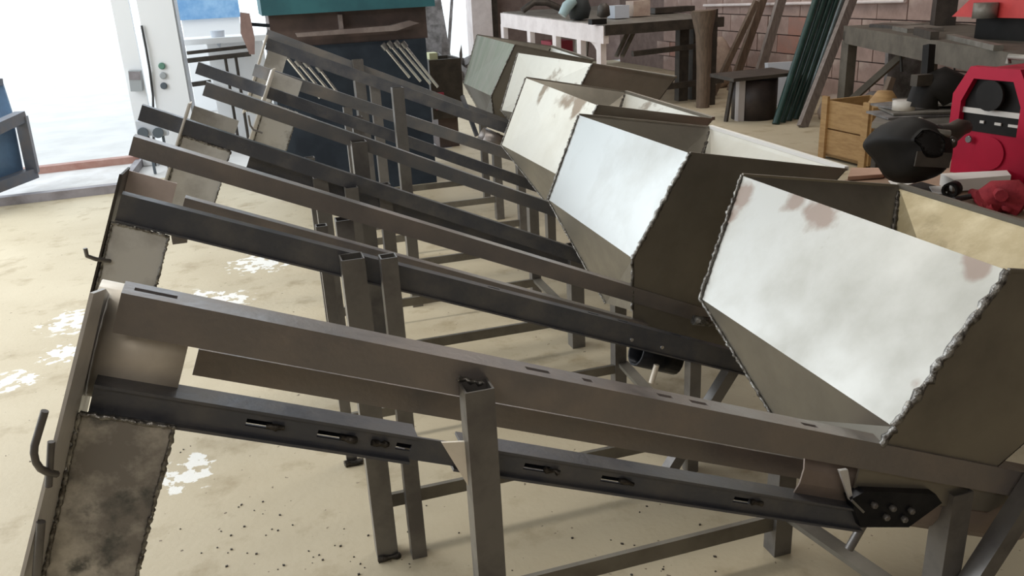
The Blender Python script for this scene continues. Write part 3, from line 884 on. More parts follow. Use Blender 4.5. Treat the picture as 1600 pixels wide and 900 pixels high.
t = thing('tarped_load', 'white crate under a blue cover, far out in the bright yard', 'load', (-0.4, 11.5, 0))
MB().box((-0.6397, 11.0, 1.0717), (0.0431, 12.2, 2.1)).build('cover', 'tarp', t)
MB().box((-0.6258, 11.05, 0), (0.0286, 12.15, 1.0717)).build('crate', 'white_paint', t)

# ------------------------------------------------------------------ right side: bins, tables and things along the wall
r = thing('tool_bin', 'dark brown open bin beside the machine, holding a pale yellow block', 'bin', (1.95, 7.0, 0))
bx0, bx1 = 1.4493, 1.7204
zb = 0.7336
m = MB()
m.box((bx0, 7.0, 0.25), (bx1, 7.02, zb)); m.box((bx0, 7.4, 0.25), (bx1, 7.42, zb))
m.box((bx0, 7.02, 0.25), (bx0 + 0.02, 7.4, zb)); m.box((bx1 - 0.02, 7.02, 0.25), (bx1, 7.4, zb)); m.box((bx0 + 0.02, 7.02, 0.25), (bx1 - 0.02, 7.4, 0.45))
m.build('box', 'grime', r)
MB().box((bx0 + 0.05, 7.05, 0), (bx1 - 0.05, 7.35, 0.25)).build('base', 'ledge', r)
MB().box((bx0 + 0.03, 6.97, 0.33), (bx0 + 0.10, 7.0, 0.47)).build('red_tag', 'red_dull', r)
tag(MB().box((bx0 + 0.02, 7.06, zb - 0.08), (bx0 + 0.09, 7.2, zb + 0.05)).build('block_of_soap', 'yellow'), 'pale yellow block sticking out of the dark bin', 'block')

r = thing('concrete_column', 'pale grey column standing behind the farthest hopper', 'column', (3.66, 13.3, 0))
MB().box((3.44, 13.1, 0), (3.76, 13.45, 3.3)).build('shaft', 'white_wood', r)
MB().box((3.77, 13.2, 0), (3.88, 13.4, 3.3)).build('pipe_chase', 'grime', r)

rs = random.Random(5)
for i, (px, py, Yd, w, h, ang, lab) in enumerate(((690, 52, 13.0, 0.34, 0.75, 0.1, 'leftmost grey sheet leaning on scrap behind the machine'),
                                                 (712, 50, 13.4, 0.36, 1.1, -0.05, 'tall grey sheet leaning among scrap left of the column'),
                                                 (728, 46, 14.0, 0.05, 1.2, 0.25, 'narrow grey board tilted against scrap beside the column'))):
    q = V(*(5.1495, 21.8495, 0.0000)) if False else V(3.0 + i * 0.5, Yd, 0)
    X = [2.72, 2.98, 3.2][i]
    m = MB().obox((X - w / 2, Yd, 0), (w, 0, 0), (0, 0.02, 0), (ang, 0.3, h))
    tag(m.build('leaning_sheet', 'junk'), lab, 'sheet', 'sheets leaning in the back')
m = MB()
for i in range(70):
    X, Y = rs.uniform(2.2, 3.15), rs.uniform(11.9, 12.8)
    s = rs.uniform(0.05, 0.16)
    m.obox((X, Y, rs.uniform(0, 0.22)), V(rs.uniform(-1, 1), rs.uniform(-1, 1), rs.uniform(-.4, .4)) * s * 2, V(rs.uniform(-1, 1), rs.uniform(-1, 1), 0.3) * s, V(0, 0.02, s))
o = m.build('scrap_heap', 'junk')
o['kind'] = 'stuff'
tag(o, 'heap of grey metal scrap on the floor behind the machine', 'scrap')

# white bench with an arched end, long side facing the light
r = thing('work_table', 'long white framed work table with an arched near leg, cluttered top', 'table', (3.6, 9.6, 0))
tn, tf = V(3.50, 8.1, 0.805), V(3.30, 11.0, 0.895)
dv = (tf - tn)
dn = dv.normalized()
sx = V(dn.y, -dn.x, 0).normalized()
MB().obox(tn, dv, sx * 1.35, V(0, 0, 0.05)).build('tabletop', 'grey_metal', r)
MB().obox(tn - sx * 0.03 - V(0, 0, 0.13), dv, sx * 0.06, V(0, 0, 0.17)).build('apron', 'white_wood', r)
MB().obox(tn - sx * 0.02 - dn * 0.02 - V(0, 0, 0.05), sx * 1.4, dn * 0.05, V(0, 0, 0.10)).build('end_rail', 'grime', r)
for f in (0.02, 0.18, 0.40, 0.66, 0.97):
    p = tn + dv * f
    MB().obox(V(p.x - 0.03, p.y, 0), V(0.06, 0, 0), dn * 0.10, V(0, 0, p.z - 0.1)).build('leg', 'white_wood', r)
arch = MB()
for k in range(6):
    a0, a1 = k / 6 * math.pi / 2, (k + 1) / 6 * math.pi / 2
    R0 = 0.30
    c = tn + dn * (0.12 + R0) - V(0, 0, 0.13 + R0)
    p = [c + (-dn * math.cos(a) + V(0, 0, 1) * math.sin(a)) * R0 for a in (a0, a1)]
    cn = tn + dn * 0.1 - V(0, 0, 0.12)
    arch.plate([cn, p[1], p[0]] , 0.05, away=sx)
arch.build('arch_bracket', 'white_wood', r)
for s_ in (0.95, 1.12):
    p = tn + sx * s_ + dn * 0.15
    MB().box((p.x, p.y, 0), (p.x + 0.11, p.y + 0.1, 0.8)).build('leg', 'grime', r)
MB().beam(tn + sx * 0.3 - V(0, 0, 0.25), tn + sx * 1.3 - V(0, 0, 0.22), 0.05, 0.05).build('stretcher', 'grime', r)
MB().beam(tn + sx * 0.3 - V(0, 0, 0.62), tn + sx * 1.4 - V(0, 0, 0.6), 0.05, 0.06).build('stretcher', 'grime', r)
for k in range(2):
    tag(MB().tube([[(3.8331, 8.6000, 0.4993), (3.9006, 8.6000, 0.4945)][k], [(4.0830, 8.7000, 0.8506), (4.1512, 8.7000, 0.8466)][k]], 0.025, 8).build('leaning_tube', 'grey_metal'), ('left' if k == 0 else 'right') + ' one of two grey tubes leaning under the white work table', 'tube', 'tubes under the white table')
t = thing('step_ladder', 'small pale folding ladder frame under the white table', 'ladder', (3.75, 9.2, 0))
a, b, c, e = (3.6254, 9.2000, 0.7415), (3.7489, 9.2000, 0.7200), (3.7134, 9.2000, 0.4987), (3.5737, 9.2000, 0.5224)
MB().beam(a, (e[0], 9.25, 0), 0.03, 0.03).build('rail', 'grey_metal', t)
MB().beam(b, (c[0], 9.25, 0), 0.03, 0.03).build('rail', 'grey_metal', t)
MB().beam(a, b, 0.03, 0.03).build('step', 'grey_metal', t)
tag(MB().box((3.85, 10.7, 0), (4.15, 11.1, 0.55)).build('red_crate', 'red_dull'), 'dull red crate standing under the far end of the white table', 'crate')
# table clutter
def zt(y): return 0.857 + (y - 8.1) / 2.9 * 0.09
tag(MB().lathe((3.5350, 8.9000, 0.9964), [(0.03, -0.11), (0.10, -0.10), (0.13, 0.0), (0.09, 0.12), (0.03, 0.14)], 14).build('bag', 'cloth_dark'), 'black rounded bag on the white table beside the pale bottle', 'bag')
tag(MB().tube([(3.2970, 8.8000, 0.9460), (3.3575, 8.8000, 1.0332), (3.4391, 8.8000, 1.0933)], [0.045, 0.06, 0.05], 12).build('bottle', 'teal_glass'), 'pale greenish bottle lying on the white table against the bag', 'bottle')
t = thing('bench_vise', 'dark bench vise at the near corner of the white table', 'vise', (3.7, 8.4, 0.85))
MB().lathe((3.6039, 8.4000, 0.9738), [(0.03, -0.06), (0.07, -0.04), (0.06, 0.05), (0.03, 0.08)], 12).build('body', 'grime', t)
MB().box(V(*(3.3919, 8.2000, 0.8908)) - V(0, 0, 0.03), V(*(3.5518, 8.2000, 0.8814)) + V(0, 0.1, 0.03)).build('jaw', 'plastic', t)
for i, (px, w, h, mt, lab) in enumerate(((972, 0.17, 0.13, 'grey_paint', 'grey box on the table right of the vise'), (1003, 0.2, 0.16, 'sack', 'pale carton on the table right of the grey box'),
                                     (1052, 0.5, 0.06, 'grime', 'dark flat tray at the right end of the white table'))):
    q = [(3.9477, 8.7000, 0.9241), (4.2293, 8.8000, 0.9198), (4.7377, 9.0000, 0.9294)][i]
    tag(MB().box((q[0] - w / 2, q[1], zt(q[1] + 0.2)), (q[0] + w / 2, q[1] + 0.2, zt(q[1] + 0.2) + h)).build(['box', 'carton', 'tray'][i], mt), lab, ['box', 'carton', 'tray'][i])
q = (3.5099, 10.2000, 1.0260)
tag(MB().tube([(q[0] - 0.2, 10.2, 0.97), (q[0] - 0.05, 10.2, 1.06), (q[0] + 0.12, 10.2, 1.05), (q[0] + 0.3, 10.2, 0.97)], 0.04, 8).build('hose_coil', 'grime'), 'dark heap of hose on the far part of the white table', 'hose')

r = thing('timber_post', 'rough brown timber post standing right of the white table', 'post', (4.4246, 7.7728, 0.0000))
a, b = (4.4246, 7.7728, 0.0000), (4.4679, 8.0000, 0.8077)
m = MB()
m.tube([V(*a), V(a[0] - 0.0, a[1], 0.4), V(a[0] - 0.01, a[1], 0.72), V(a[0] - 0.02, a[1], 0.95)], [0.07, 0.075, 0.085, 0.13], 6)
m.build('shaft', 'wood_dark', r)
MB().box((a[0] + 0.13, a[1] + 0.1, 0), (a[0] + 0.2, a[1] + 0.2, 0.95)).build('dark_stud', 'grime', r)

m = MB()
m.lathe((5.3460, 9.1622, 0.0000), [(0.16, 0), (0.21, 0.1), (0.22, 0.25), (0.2, 0.42), (0.14, 0.52), (0.06, 0.58)], 14)
for v in m.v:
    v.x += 0.025 * math.sin(v.z * 23 + v.y * 9)
    v.y += 0.02 * math.sin(v.z * 17 + v.x * 13)
tag(m.build('sack', 'sack', smooth_all=True), 'full pale cloth sack standing against the block wall', 'sack')

def plank(p, q, w, t, name, mt, lab, grp='planks leaning on the block wall'):
    tag(MB().beam(p, q, w, t, up=(0, 1, 0)).build(name, mt), lab, 'plank', grp)
plank((4.9542, 8.5000, 0.0000), (5.4637, 8.5000, 0.9761), 0.06, 0.05, 'plank', 'wood_dark', 'leftmost thin dark plank leaning on the block wall')
plank((5.3104, 8.7000, 0.0000), (5.6946, 8.7000, 1.0449), 0.09, 0.05, 'plank', 'wood_dark', 'brown plank leaning behind the drum, second from the left')
plank((5.3504, 8.3000, 0.0000), (5.5256, 8.1000, 1.0641), 0.10, 0.05, 'plank', 'wood_grey', 'pale reddish plank leaning on the wall, right of two dark planks')
plank((4.5282, 6.2500, 0.0000), (5.2276, 6.6000, 1.0720), 0.085, 0.05, 'plank', 'wood_grey', 'grey plank leaning at the right of the green pipes')

r = thing('drum_stool', 'short dark half drum with a flat metal lid, standing left of the green pipes', 'drum', (4.4776, 6.9254, 0.0000))
q = (4.4776, 6.9254, 0.0000)
MB().lathe(q, [(0.205, 0), (0.205, 0.36)], 24).build('body', 'drum', r)
MB().obox((q[0] - 0.225, q[1] - 0.10, 0), (0.05, -0.02, 0), (0.0, 0.06, 0), (0, 0, 0.37)).build('edge_strip', 'drum_edge', r)
m = MB()
m.obox((q[0] - 0.36, q[1] - 0.22, 0.375), (0.62, -0.06, 0.015), (0.05, 0.5, 0), (0, 0, 0.03))
m.build('lid', 'grime', r)
MB().beam((q[0] - 0.3, q[1] - 0.1, 0.36), (q[0] - 0.32, q[1] - 0.05, 0), 0.03, 0.03).build('stay', 'grime', r)
tag(MB().obox((4.9668, 7.4000, 0.0000), (0.35, -0.1, 0), (0, 0.06, 0), (0.02, 0.1, 0.42)).build('pale_board', 'grey_paint'), 'pale greenish board standing behind the drum lid', 'board')

names = ('leftmost', 'second from the left', 'third from the left', 'middle', 'third from the right', 'second from the right', 'rightmost')
for i in range(7):
    x0 = [1212, 1222, 1232, 1243, 1250, 1232, 1258][i]
    x1 = [1278, 1290, 1300, 1310, 1318, 1322, 1328][i]
    yb = [192, 190, 186, 184, 180, 178, 176][i]
    B = [(4.4335, 6.5000, 0.0000), (4.5338, 6.5500, 0.0000), (4.6341, 6.6000, 0.0000), (4.7433, 6.6500, 0.0000), (4.8392, 6.7000, 0.0000), (4.8689, 6.9000, 0.0000), (4.9793, 6.8000, 0.0000)][i]
    T = [(4.9722, 6.7500, 1.1014), (5.0526, 6.7500, 1.0975), (5.1200, 6.7500, 1.0942), (5.1877, 6.7500, 1.0909), (5.2946, 6.8000, 1.0860), (5.3834, 6.9500, 1.0827), (5.4354, 6.9000, 1.0798)][i]
    tag(MB().tube([B, T], [0.034, 0.03, 0.03, 0.028, 0.024, 0.03, 0.022][i], 8).build('pipe', ('green_pipe', 'green_pipe', 'green_pipe', 'green_pipe', 'grey_pipe', 'green_pipe', 'grey_pipe')[i]),
        'long pipe leaning on the wall, %s of the seven' % names[i], 'pipe', 'pipes leaning on the wall')

# long grey bench by the right wall
r = thing('wall_bench', 'long grey wooden bench along the wall with clutter on top', 'bench', (4.9, 5.4, 0))
bn, bf = V(*(3.7585, 3.2615, 0.7800)), V(*(4.8850, 6.2640, 0.7800))
dv = bn - bf
dn = dv.normalized()
sx = V(-dn.y, dn.x, 0)
if sx.x < 0: sx = -sx
MB().obox(bf, dv, sx * 0.8, V(0, 0, 0.04)).build('tabletop', 'bench_grey', r)
MB().obox(bf - V(0, 0, 0.10), dv, sx * 0.05, V(0, 0, 0.10)).build('apron', 'bench_grey', r)
MB().obox(bf - V(0, 0, 0.10), sx * 0.8, dn * 0.05, V(0, 0, 0.10)).build('end_apron', 'bench_grey', r)
for f, s_ in ((0.03, 0.02), (0.03, 0.7), (0.5, 0.6), (0.97, 0.05)):
    p = bf + dv * f + sx * s_
    MB().box((p.x, p.y, 0), (p.x + 0.09, p.y + 0.09, 0.70)).build('leg', 'bench_grey', r)
p = bf + dv * 0.03 + sx * 0.02
MB().beam((p.x + 0.05, p.y + 0.05, 0.15), (p.x + 0.30, p.y - 0.45, 0.70), 0.07, 0.05).build('brace', 'bench_grey', r)
# clutter on the bench
def on(f, s_): return bf + dv * f + sx * s_ + V(0, 0, 0.04)
SC = [((0.04, 0.25), (0.4, 0.2, 0.02), 'flat_bar', 'grey_metal', 'pale flat steel piece at the far end of the wall bench', 'steel'),
      ((0.10, 0.1), (0.5, 0.12, 0.025), 'flat_bar', 'grime', 'dark flat steel piece on the wall bench edge', 'steel'),
      ((0.24, 0.12), (0.35, 0.25, 0.03), 'board_offcut', 'grey_metal', 'grey board offcut lying in the middle of the wall bench', 'board'),
      ((0.40, 0.08), (0.5, 0.05, 0.05), 'angle_offcut', 'grime', 'black bar lying across the front of the wall bench', 'bar'),
      ((0.55, 0.10), (0.9, 0.05, 0.03), 'long_bar', 'grey_metal', 'long grey bar along the near part of the wall bench', 'bar'),
      ((0.12, 0.55), (0.15, 0.15, 0.3), 'machine_head', 'grime', 'dark upright tool head at the back of the wall bench', 'tool')]
for (fs, dm, nm, mt, lab, ct) in SC:
    p = on(*fs)
    sk = rs.uniform(-0.3, 0.3)
    tag(MB().obox(p, (dn + sx * sk) * dm[0], (sx - dn * sk) * dm[1], V(0, 0, dm[2])).build(nm, mt), lab, ct)
t = thing('toolbox', 'large red metal box on the bench, cut by the top right corner', 'toolbox', (3.9, 4.3, 0.82))
c0, c1 = V(*(4.4081, 4.6000, 0.9548)), V(*(4.4314, 3.9000, 0.9677))
u = (c1 - c0); u.z = 0
un = u.normalized(); sd = V(un.y, -un.x, 0)
if sd.x < 0: sd = -sd
zb = c0.z
MB().plate([c0, c0 + u, c0 + u + V(0, 0, 0.35), c0 + un * 0.12 + V(0, 0, 0.10)], 0.5, away=sd).build('lid', 'red_box', t)
MB().obox(V(c0.x, c0.y, 0.82) + un * 0.15 + sd * 0.05, u, sd * 0.4, V(0, 0, zb - 0.82)).build('base', 'plastic', t)
MB().lathe(c0 + un * 0.3 + V(-0.05, 0, 0.03), [(0.07, -0.03), (0.07, 0.06)], 14).build('cap', 'grey_metal', t)
# hanging things under the bench
for i, (pts, lab) in enumerate((([(4.8894, 5.6000, 0.6784), (4.9240, 5.6000, 0.5985), (4.9446, 5.6000, 0.4893)], 'short dark cable hanging under the wall bench'),
                                ([(4.8068, 4.9000, 0.6859), (4.7749, 4.9000, 0.6096), (4.7779, 4.9000, 0.5567), (4.8269, 4.9000, 0.4954)], 'curved thin cable hanging under the wall bench, behind the red welder'))):
    tag(MB().tube(pts, 0.007 if i else 0.012, 6).build('cable', 'cable'), lab, 'cable')
MB().beam((4.7936, 4.8000, 0.6797), (4.9116, 4.8000, 0.5719), 0.05, 0.05, up=(0, 1, 0)).build('curved_brace', 'grime', r)
MB().beam((4.9116, 4.8000, 0.5719), (4.9589, 4.8000, 0.4629), 0.05, 0.05, up=(0, 1, 0)).build('curved_brace', 'grime', r)
t = tag(MB().obox((5.2643, 6.1000, 0.0000), (0.40, -0.03, 0), (0, 0.04, 0), (0.03, 0.08, 0.62)).build('leaning_board', 'junk'), 'dull grey board leaning under the far end of the wall bench', 'board')
# sacks and pieces on the floor under the bench
for i, (q, s_, mt, lab) in enumerate((((5.0207, 6.4520, 0.0000), 0.14, 'sack', 'dusty bundle on the floor right of the leaning grey plank'),
                                      ((5.3620, 6.3891, 0.0000), 0.11, 'junk', 'grey bundle on the floor under the wall bench'))):
    m = MB().lathe(q, [(s_, 0), (s_ * 1.15, 0.07), (s_ * 0.9, 0.17), (s_ * 0.4, 0.22)], 10)
    tag(m.build('bundle', mt, smooth_all=True), lab, 'bundle')

# low stand with sheet offcuts and a grinder, behind the helmet
r = thing('low_stand', 'low steel stand carrying sheet offcuts, between the crate and the red welder', 'stand', (3.4, 3.7, 0))
q0, q1, q2, q3 = V(*(3.3595, 3.9979, 0.4500)), V(*(3.6659, 3.5838, 0.4500)), V(*(4.3827, 4.3135, 0.4500)), V(*(3.9459, 4.5771, 0.4500))
MB().plate([q0, q1, q2, q3], 0.03, away=(0, 0, -1)).build('top', 'grey_metal', r)
for p in (q0, q1, q2, q3):
    c = p.lerp((q0 + q2) / 2, 0.15)
    MB().box((c.x - 0.02, c.y - 0.02, 0), (c.x + 0.02, c.y + 0.02, 0.42)).build('leg', 'grime', r)
cen = (q0 + q1 + q2 + q3) / 4
for i in range(4):
    a = rs.uniform(-0.4, 0.4)
    dd, ss = V(math.cos(a), math.sin(a) - 0.3, 0).normalized(), V(-math.sin(a) + 0.3, math.cos(a), 0).normalized()
    p = cen + V(-0.35 + 0.06 * i, -0.1 + 0.03 * i, 0.002 + 0.016 * i)
    tag(MB().obox(p, dd * (0.6 - 0.05 * i), ss * 0.28, V(0, 0, 0.012)).build('sheet_offcut', 'grey_metal' if i % 2 else 'junk'),
        ('lowest', 'second lowest', 'second highest', 'topmost')[i] + ' grey sheet offcut in the pile on the low stand', 'sheet', 'sheet offcuts on the low stand')
tag(MB().lathe(V(*(3.4818, 3.9000, 0.5443)), [(0.035, -0.02), (0.06, -0.02), (0.06, 0.03), (0.035, 0.03)], 18).build('tape_roll', 'panel_white'), 'pale tape roll lying on the sheet offcuts', 'tape')
t = thing('bench_grinder', 'dark machine with an upright column on the low stand behind the helmet', 'machine', (3.6, 3.9, 0.45))
MB().tube([(3.5597, 3.8500, 0.5363), (3.5760, 3.8500, 0.6328), (3.6482, 3.8000, 0.6491), (3.7303, 3.7500, 0.6472)], [0.09, 0.09, 0.11, 0.06], 10).build('motor', 'plastic', t)
MB().beam((3.5760, 3.8500, 0.6328), (3.6085, 3.9000, 0.8670), 0.045, 0.045, up=(0, 1, 0)).build('column', 'plastic', t)
MB().beam((3.4416, 3.8000, 0.6962), (3.5429, 3.8000, 0.6950), 0.05, 0.06).build('handle_block', 'grime', t)

# yellow crate
r = thing('wooden_crate', 'yellow wooden crate of boards on the floor behind the second hopper', 'crate', (3.9653, 4.9207, 0.0000))
c0, c1 = V(*(3.8921, 5.1223, 0.0000)), V(*(3.9032, 4.6636, 0.0000))
u = c1 - c0
un = u.normalized(); sd = V(-un.y, un.x, 0)
if sd.x < 0: sd = -sd
H_ = 0.42
for k in range(2):
    z0 = 0.02 + k * 0.20
    MB().obox(c0 + V(0, 0, z0), u, sd * 0.02, V(0, 0, 0.19)).build('board', 'wood', r)
    MB().obox(c0 + V(0, 0, z0) + sd * 0.38, u, sd * 0.02, V(0, 0, 0.19)).build('board', 'wood', r)
    MB().obox(c0 + V(0, 0, z0), sd * 0.4, -un * 0.02, V(0, 0, 0.19)).build('board', 'wood', r)
    MB().obox(c0 + u + V(0, 0, z0), sd * 0.4, un * 0.02, V(0, 0, 0.19)).build('board', 'wood', r)
MB().obox(c0 + V(0, 0, 0.02), u, sd * 0.4, V(0, 0, 0.02)).build('bottom', 'wood', r)
for f in (-0.03, 0.88):
    MB().obox(c0 + u * f - sd * 0.02, un * 0.06, sd * 0.02, V(0, 0, H_ + 0.02)).build('cleat', 'wood', r)
MB().obox(c0 + u * 1.0 + sd * 0.1, un * 0.14, sd * 0.25, V(0, 0, H_ + 0.02)).build('side_block', 'wood', r)
tag(MB().lathe(c0 + u * 0.75 + sd * 0.2 + V(0, 0, 0.04), [(0.08, 0), (0.1, 0.2), (0.1, 0.38), (0.05, 0.45)], 10).build('wood_bundle', 'wood', smooth_all=True), 'rounded piece of yellow wood standing in the wooden crate', 'wood')
tag(MB().beam(c0 + u * 0.45 + sd * 0.2 + V(0, 0, 0.05), c0 + u * 0.5 + sd * 0.35 + V(0, 0, 0.56), 0.05, 0.04).build('dark_stick', 'wood_dark'), 'dark wooden stick standing in the wooden crate', 'stick')

# ------------------------------------------------------------------ table with helmet and welder
ZT = 0.66
r = thing('welding_table', 'worn wooden table behind the nearest hopper with the helmet and red welder on it', 'table', (2.3, 1.9, 0))
q0, q1, q2, q3 = V(*(1.7576, 2.1941, 0.6600)), V(1.78, 1.15, ZT), V(3.0, 1.3, ZT), V(2.75, 2.6, ZT)
MB().plate([q0, q1, q2, q3], 0.04, away=(0, 0, -1)).build('tabletop', 'table_top', r)
for p in (q0, q1, q2, q3):
    c = p.lerp((q0 + q2) / 2, 0.12)
    MB().box((c.x - 0.03, c.y - 0.03, 0), (c.x + 0.03, c.y + 0.03, ZT - 0.04)).build('leg', 'bench_grey', r)
# welder
r = thing('welder', 'red welding power source with a black control panel on the table', 'welder', (2.1085, 1.9855, 0.6600))
w0, w1 = V(*(2.1137, 2.1389, 0.6600)), V(*(2.1434, 1.8797, 0.6600))
ux = w1 - w0; ux.z = 0
Wd = ux.length; un = ux.normalized(); sd = V(-un.y, un.x, 0)
if sd.y < 0: sd = -sd
HZ = V(0, 0, 1)
Hh = 0.335
def wp(a, h): return w0 + un * (a * Wd) + HZ * h
def ring(ins, top, bot):
    c = 0.22 - ins * 0.4
    return [wp(ins, bot), wp(1 - ins, bot), wp(1 - ins, top - c * 0.36), wp(1 - c - ins, top), wp(c + ins, top), wp(ins, top - c * 0.36)]
m = MB()
m.plate([wp(0.02, 0), wp(0.98, 0), wp(0.98, Hh - 0.09), wp(0.8, Hh - 0.01), wp(0.2, Hh - 0.01), wp(0.02, Hh - 0.09)], 0.34, away=sd)
m.build('case', 'red', r)
out = [wp(0, 0.14), wp(0, Hh - 0.085), wp(0.19, Hh), wp(0.81, Hh), wp(1, Hh - 0.085), wp(1, 0.14)]
inn = [wp(0.12, 0.14), wp(0.12, Hh - 0.105), wp(0.25, Hh - 0.035), wp(0.75, Hh - 0.035), wp(0.88, Hh - 0.105), wp(0.88, 0.14)]
m = MB()
for k in range(5):
    m.plate([out[k] - sd * 0.025, out[k + 1] - sd * 0.025, inn[k + 1] - sd * 0.025, inn[k] - sd * 0.025], 0.03, away=sd)
m.build('front_frame', 'red', r)
pn = MB().plate([wp(0.12, 0.14) - sd * 0.004, wp(0.88, 0.14) - sd * 0.004, wp(0.88, Hh - 0.105) - sd * 0.004, wp(0.75, Hh - 0.035) - sd * 0.004, wp(0.25, Hh - 0.035) - sd * 0.004, wp(0.12, Hh - 0.105) - sd * 0.004], 0.004, away=sd).build('control_panel', 'plastic', r)
MB().obox(wp(0.12, 0.195) - sd * 0.012, un * Wd * 0.76, sd * 0.006, HZ * 0.016).build('label_strip', 'panel_white', pn)
MB().lathe(wp(0.5, 0.255) - sd * 0.02, [(0.045, 0.014), (0.042, -0.004)], 20, axis=-sd).build('dial', 'plastic', pn)
for a, w_ in ((0.36, 0.05), (0.55, 0.08), (0.72, 0.12)):
    MB().obox(wp(a, 0.168) - sd * 0.010, un * Wd * w_, sd * 0.004, HZ * 0.008).build('marking', 'panel_white', pn)
MB().lathe(wp(0.52, 0.08) - sd * 0.002, [(0.05, 0.004), (0.048, 0.002)], 20, axis=-sd).build('round_vent', 'red', r)
MB().lathe(wp(0.26, 0.115) - sd * 0.004, [(0.012, 0.01), (0.01, 0.014)], 10, axis=-sd).build('terminal', 'bolt', r)
hs = MB().tube([wp(0.3, Hh) + sd * 0.1, wp(0.3, Hh + 0.02) + sd * 0.1, wp(0.7, Hh + 0.02) + sd * 0.1, wp(0.7, Hh) + sd * 0.1], 0.009, 8)
hs.build('top_handle', 'grey_metal', r)

# welding helmet, lying on its side: a curved shell open to the right, with visor and headband
r = thing('welding_helmet', 'black welding helmet lying tilted on the table before the red welder', 'helmet', (1.9328, 2.0949, 0.6600))
hc = V(*(1.8087, 1.9800, 0.7936))
def sph(c, sx_, sy_, sz_, rot, u0, u1, v0, v1, nu=18, nv=12):
    vs, fs = [], []
    for i in range(nu + 1):
        for j in range(nv + 1):
            th = u0 + (u1 - u0) * i / nu
            ph = v0 + (v1 - v0) * j / nv
            p = V(math.cos(ph) * math.cos(th) * sx_, math.cos(ph) * math.sin(th) * sy_, math.sin(ph) * sz_)
            vs.append(c + rot @ p)
    for i in range(nu):
        for j in range(nv):
            a_ = i * (nv + 1) + j
            fs.append((a_, a_ + nv + 1, a_ + nv + 2, a_ + 1))
    return vs, fs
HROT = Matrix(((0.95311, 0.26531, 0.14560), (-0.29874, 0.90173, 0.31248), (-0.04839, -0.34132, 0.93870)))
def img(px, py, dep):   # picture-plane style offset about the helmet centre, in metres: right, up, away
    return hc + HROT @ V(px, dep, py)
prof = [(-0.118, 0.008), (-0.115, 0.03), (-0.06, 0.085), (-0.015, 0.088), (0.03, 0.07), (0.075, 0.045), (0.10, 0.0), (0.095, -0.05), (0.075, -0.088), (0.03, -0.098), (-0.03, -0.094), (-0.058, -0.07), (-0.075, -0.03)]
m = MB()
rings = []
for (sc_, dp) in ((1.0, -0.02), (1.0, 0.06), (0.93, -0.065), (0.72, -0.105), (0.4, -0.125)):
    rings.append((sc_, dp))
order = [rings[1], rings[0], rings[2], rings[3], rings[4]]
vs, fs = [], []
cx, cy = -0.005, -0.01
for sc_, dp in order:
    for (a, b) in prof:
        vs.append(img(cx + (a - cx) * sc_, cy + (b - cy) * sc_, dp))
k = len(prof)
for i in range(len(order) - 1):
    for j in range(k):
        j2 = (j + 1) % k
        fs.append((i * k + j, (i + 1) * k + j, (i + 1) * k + j2, i * k + j2))
fs.append(tuple(range(4 * k, 5 * k)))
m.add(vs, fs, True)
sh = m.build('shell', 'plastic', r)
md = sh.modifiers.new('sub', 'SUBSURF'); md.levels = 1; md.render_levels = 2
md = sh.modifiers.new('thick', 'SOLIDIFY'); md.thickness = 0.004
MB().plate([img(-0.045, -0.07, -0.118), img(0.05, -0.075, -0.118), img(0.055, -0.035, -0.125), img(-0.04, -0.03, -0.125)], 0.006, away=tuple(HROT @ V(0, 1, 0))).build('visor', 'grime', r)
MB().lathe(img(0.068, 0.0, -0.09), [(0.02, 0.02), (0.018, -0.005), (0.008, -0.012)], 14, axis=tuple(HROT @ V(0, 1, 0))).build('pivot_knob', 'grime', r)
MB().lathe(img(0.070, 0.002, -0.105), [(0.006, 0.006), (0.004, 0.0)], 10, axis=tuple(HROT @ V(0, 1, 0))).build('pivot_screw', 'chrome', r)
MB().tube([img(0.0, 0.07, -0.05), img(0.005, 0.035, -0.095), img(0.03, 0.022, -0.11), img(0.055, 0.02, -0.11)], 0.011, 8).build('headband', 'grey_metal', r)
MB().tube([img(0.06, 0.03, -0.04), img(0.10, 0.035, -0.03), img(0.13, 0.055, -0.02), img(0.16, 0.06, 0.0)], [0.03, 0.03, 0.026, 0.02], 10).build('ratchet_band', 'grime', r)

# paper, gloves and odds on the table
def flat(pts, t_): return MB().plate(pts, t_, away=(0, 0, -1))
tag(flat([(1.8611, 2.1155, 0.6640), (1.9233, 2.0604, 0.6640), (1.8366, 2.0314, 0.6640), (1.8177, 2.0420, 0.6640)], 0.002).build('paper_sheet', 'paper'), 'small white sheet of paper under the front of the helmet', 'paper')
tag(flat([(1.9446, 1.9960, 0.7000), (2.1325, 1.9381, 0.7000), (2.0906, 1.8821, 0.7000), (1.9150, 1.9151, 0.7000)], 0.035).build('paper_stack', 'paper'), 'white folded paper lying along the foot of the red welder', 'paper')
tag(flat([(1.8516, 2.2794, 0.6750), (1.9561, 2.2181, 0.6750), (1.8743, 2.1558, 0.6750), (1.7609, 2.1788, 0.6750)], 0.012).build('cardboard', 'cardboard'), 'brown piece of cardboard at the far left corner of the table', 'cardboard')
tag(flat([(1.9206, 2.0421, 0.6680), (1.9210, 1.9652, 0.6680), (1.8377, 1.9119, 0.6680), (1.8368, 2.0215, 0.6680)], 0.004).build('dark_slate', 'plastic'), 'flat black plate on the table right of the small paper', 'plate')
t = thing('glove', 'crumpled red leather welding glove at the right edge of the table', 'glove', (1.9357, 1.7695, 0.6600))
g = MB()
for (px, py, rr) in ((0, 0, 0),):
    pass
GP = [((1.8404, 1.7328, 0.6800), 0.03), ((1.8693, 1.7225, 0.7000), 0.045), ((1.8930, 1.6936, 0.7000), 0.042), ((1.9096, 1.6653, 0.6800), 0.035)]
g.tube([p for p, _ in GP], [x for _, x in GP], 10)
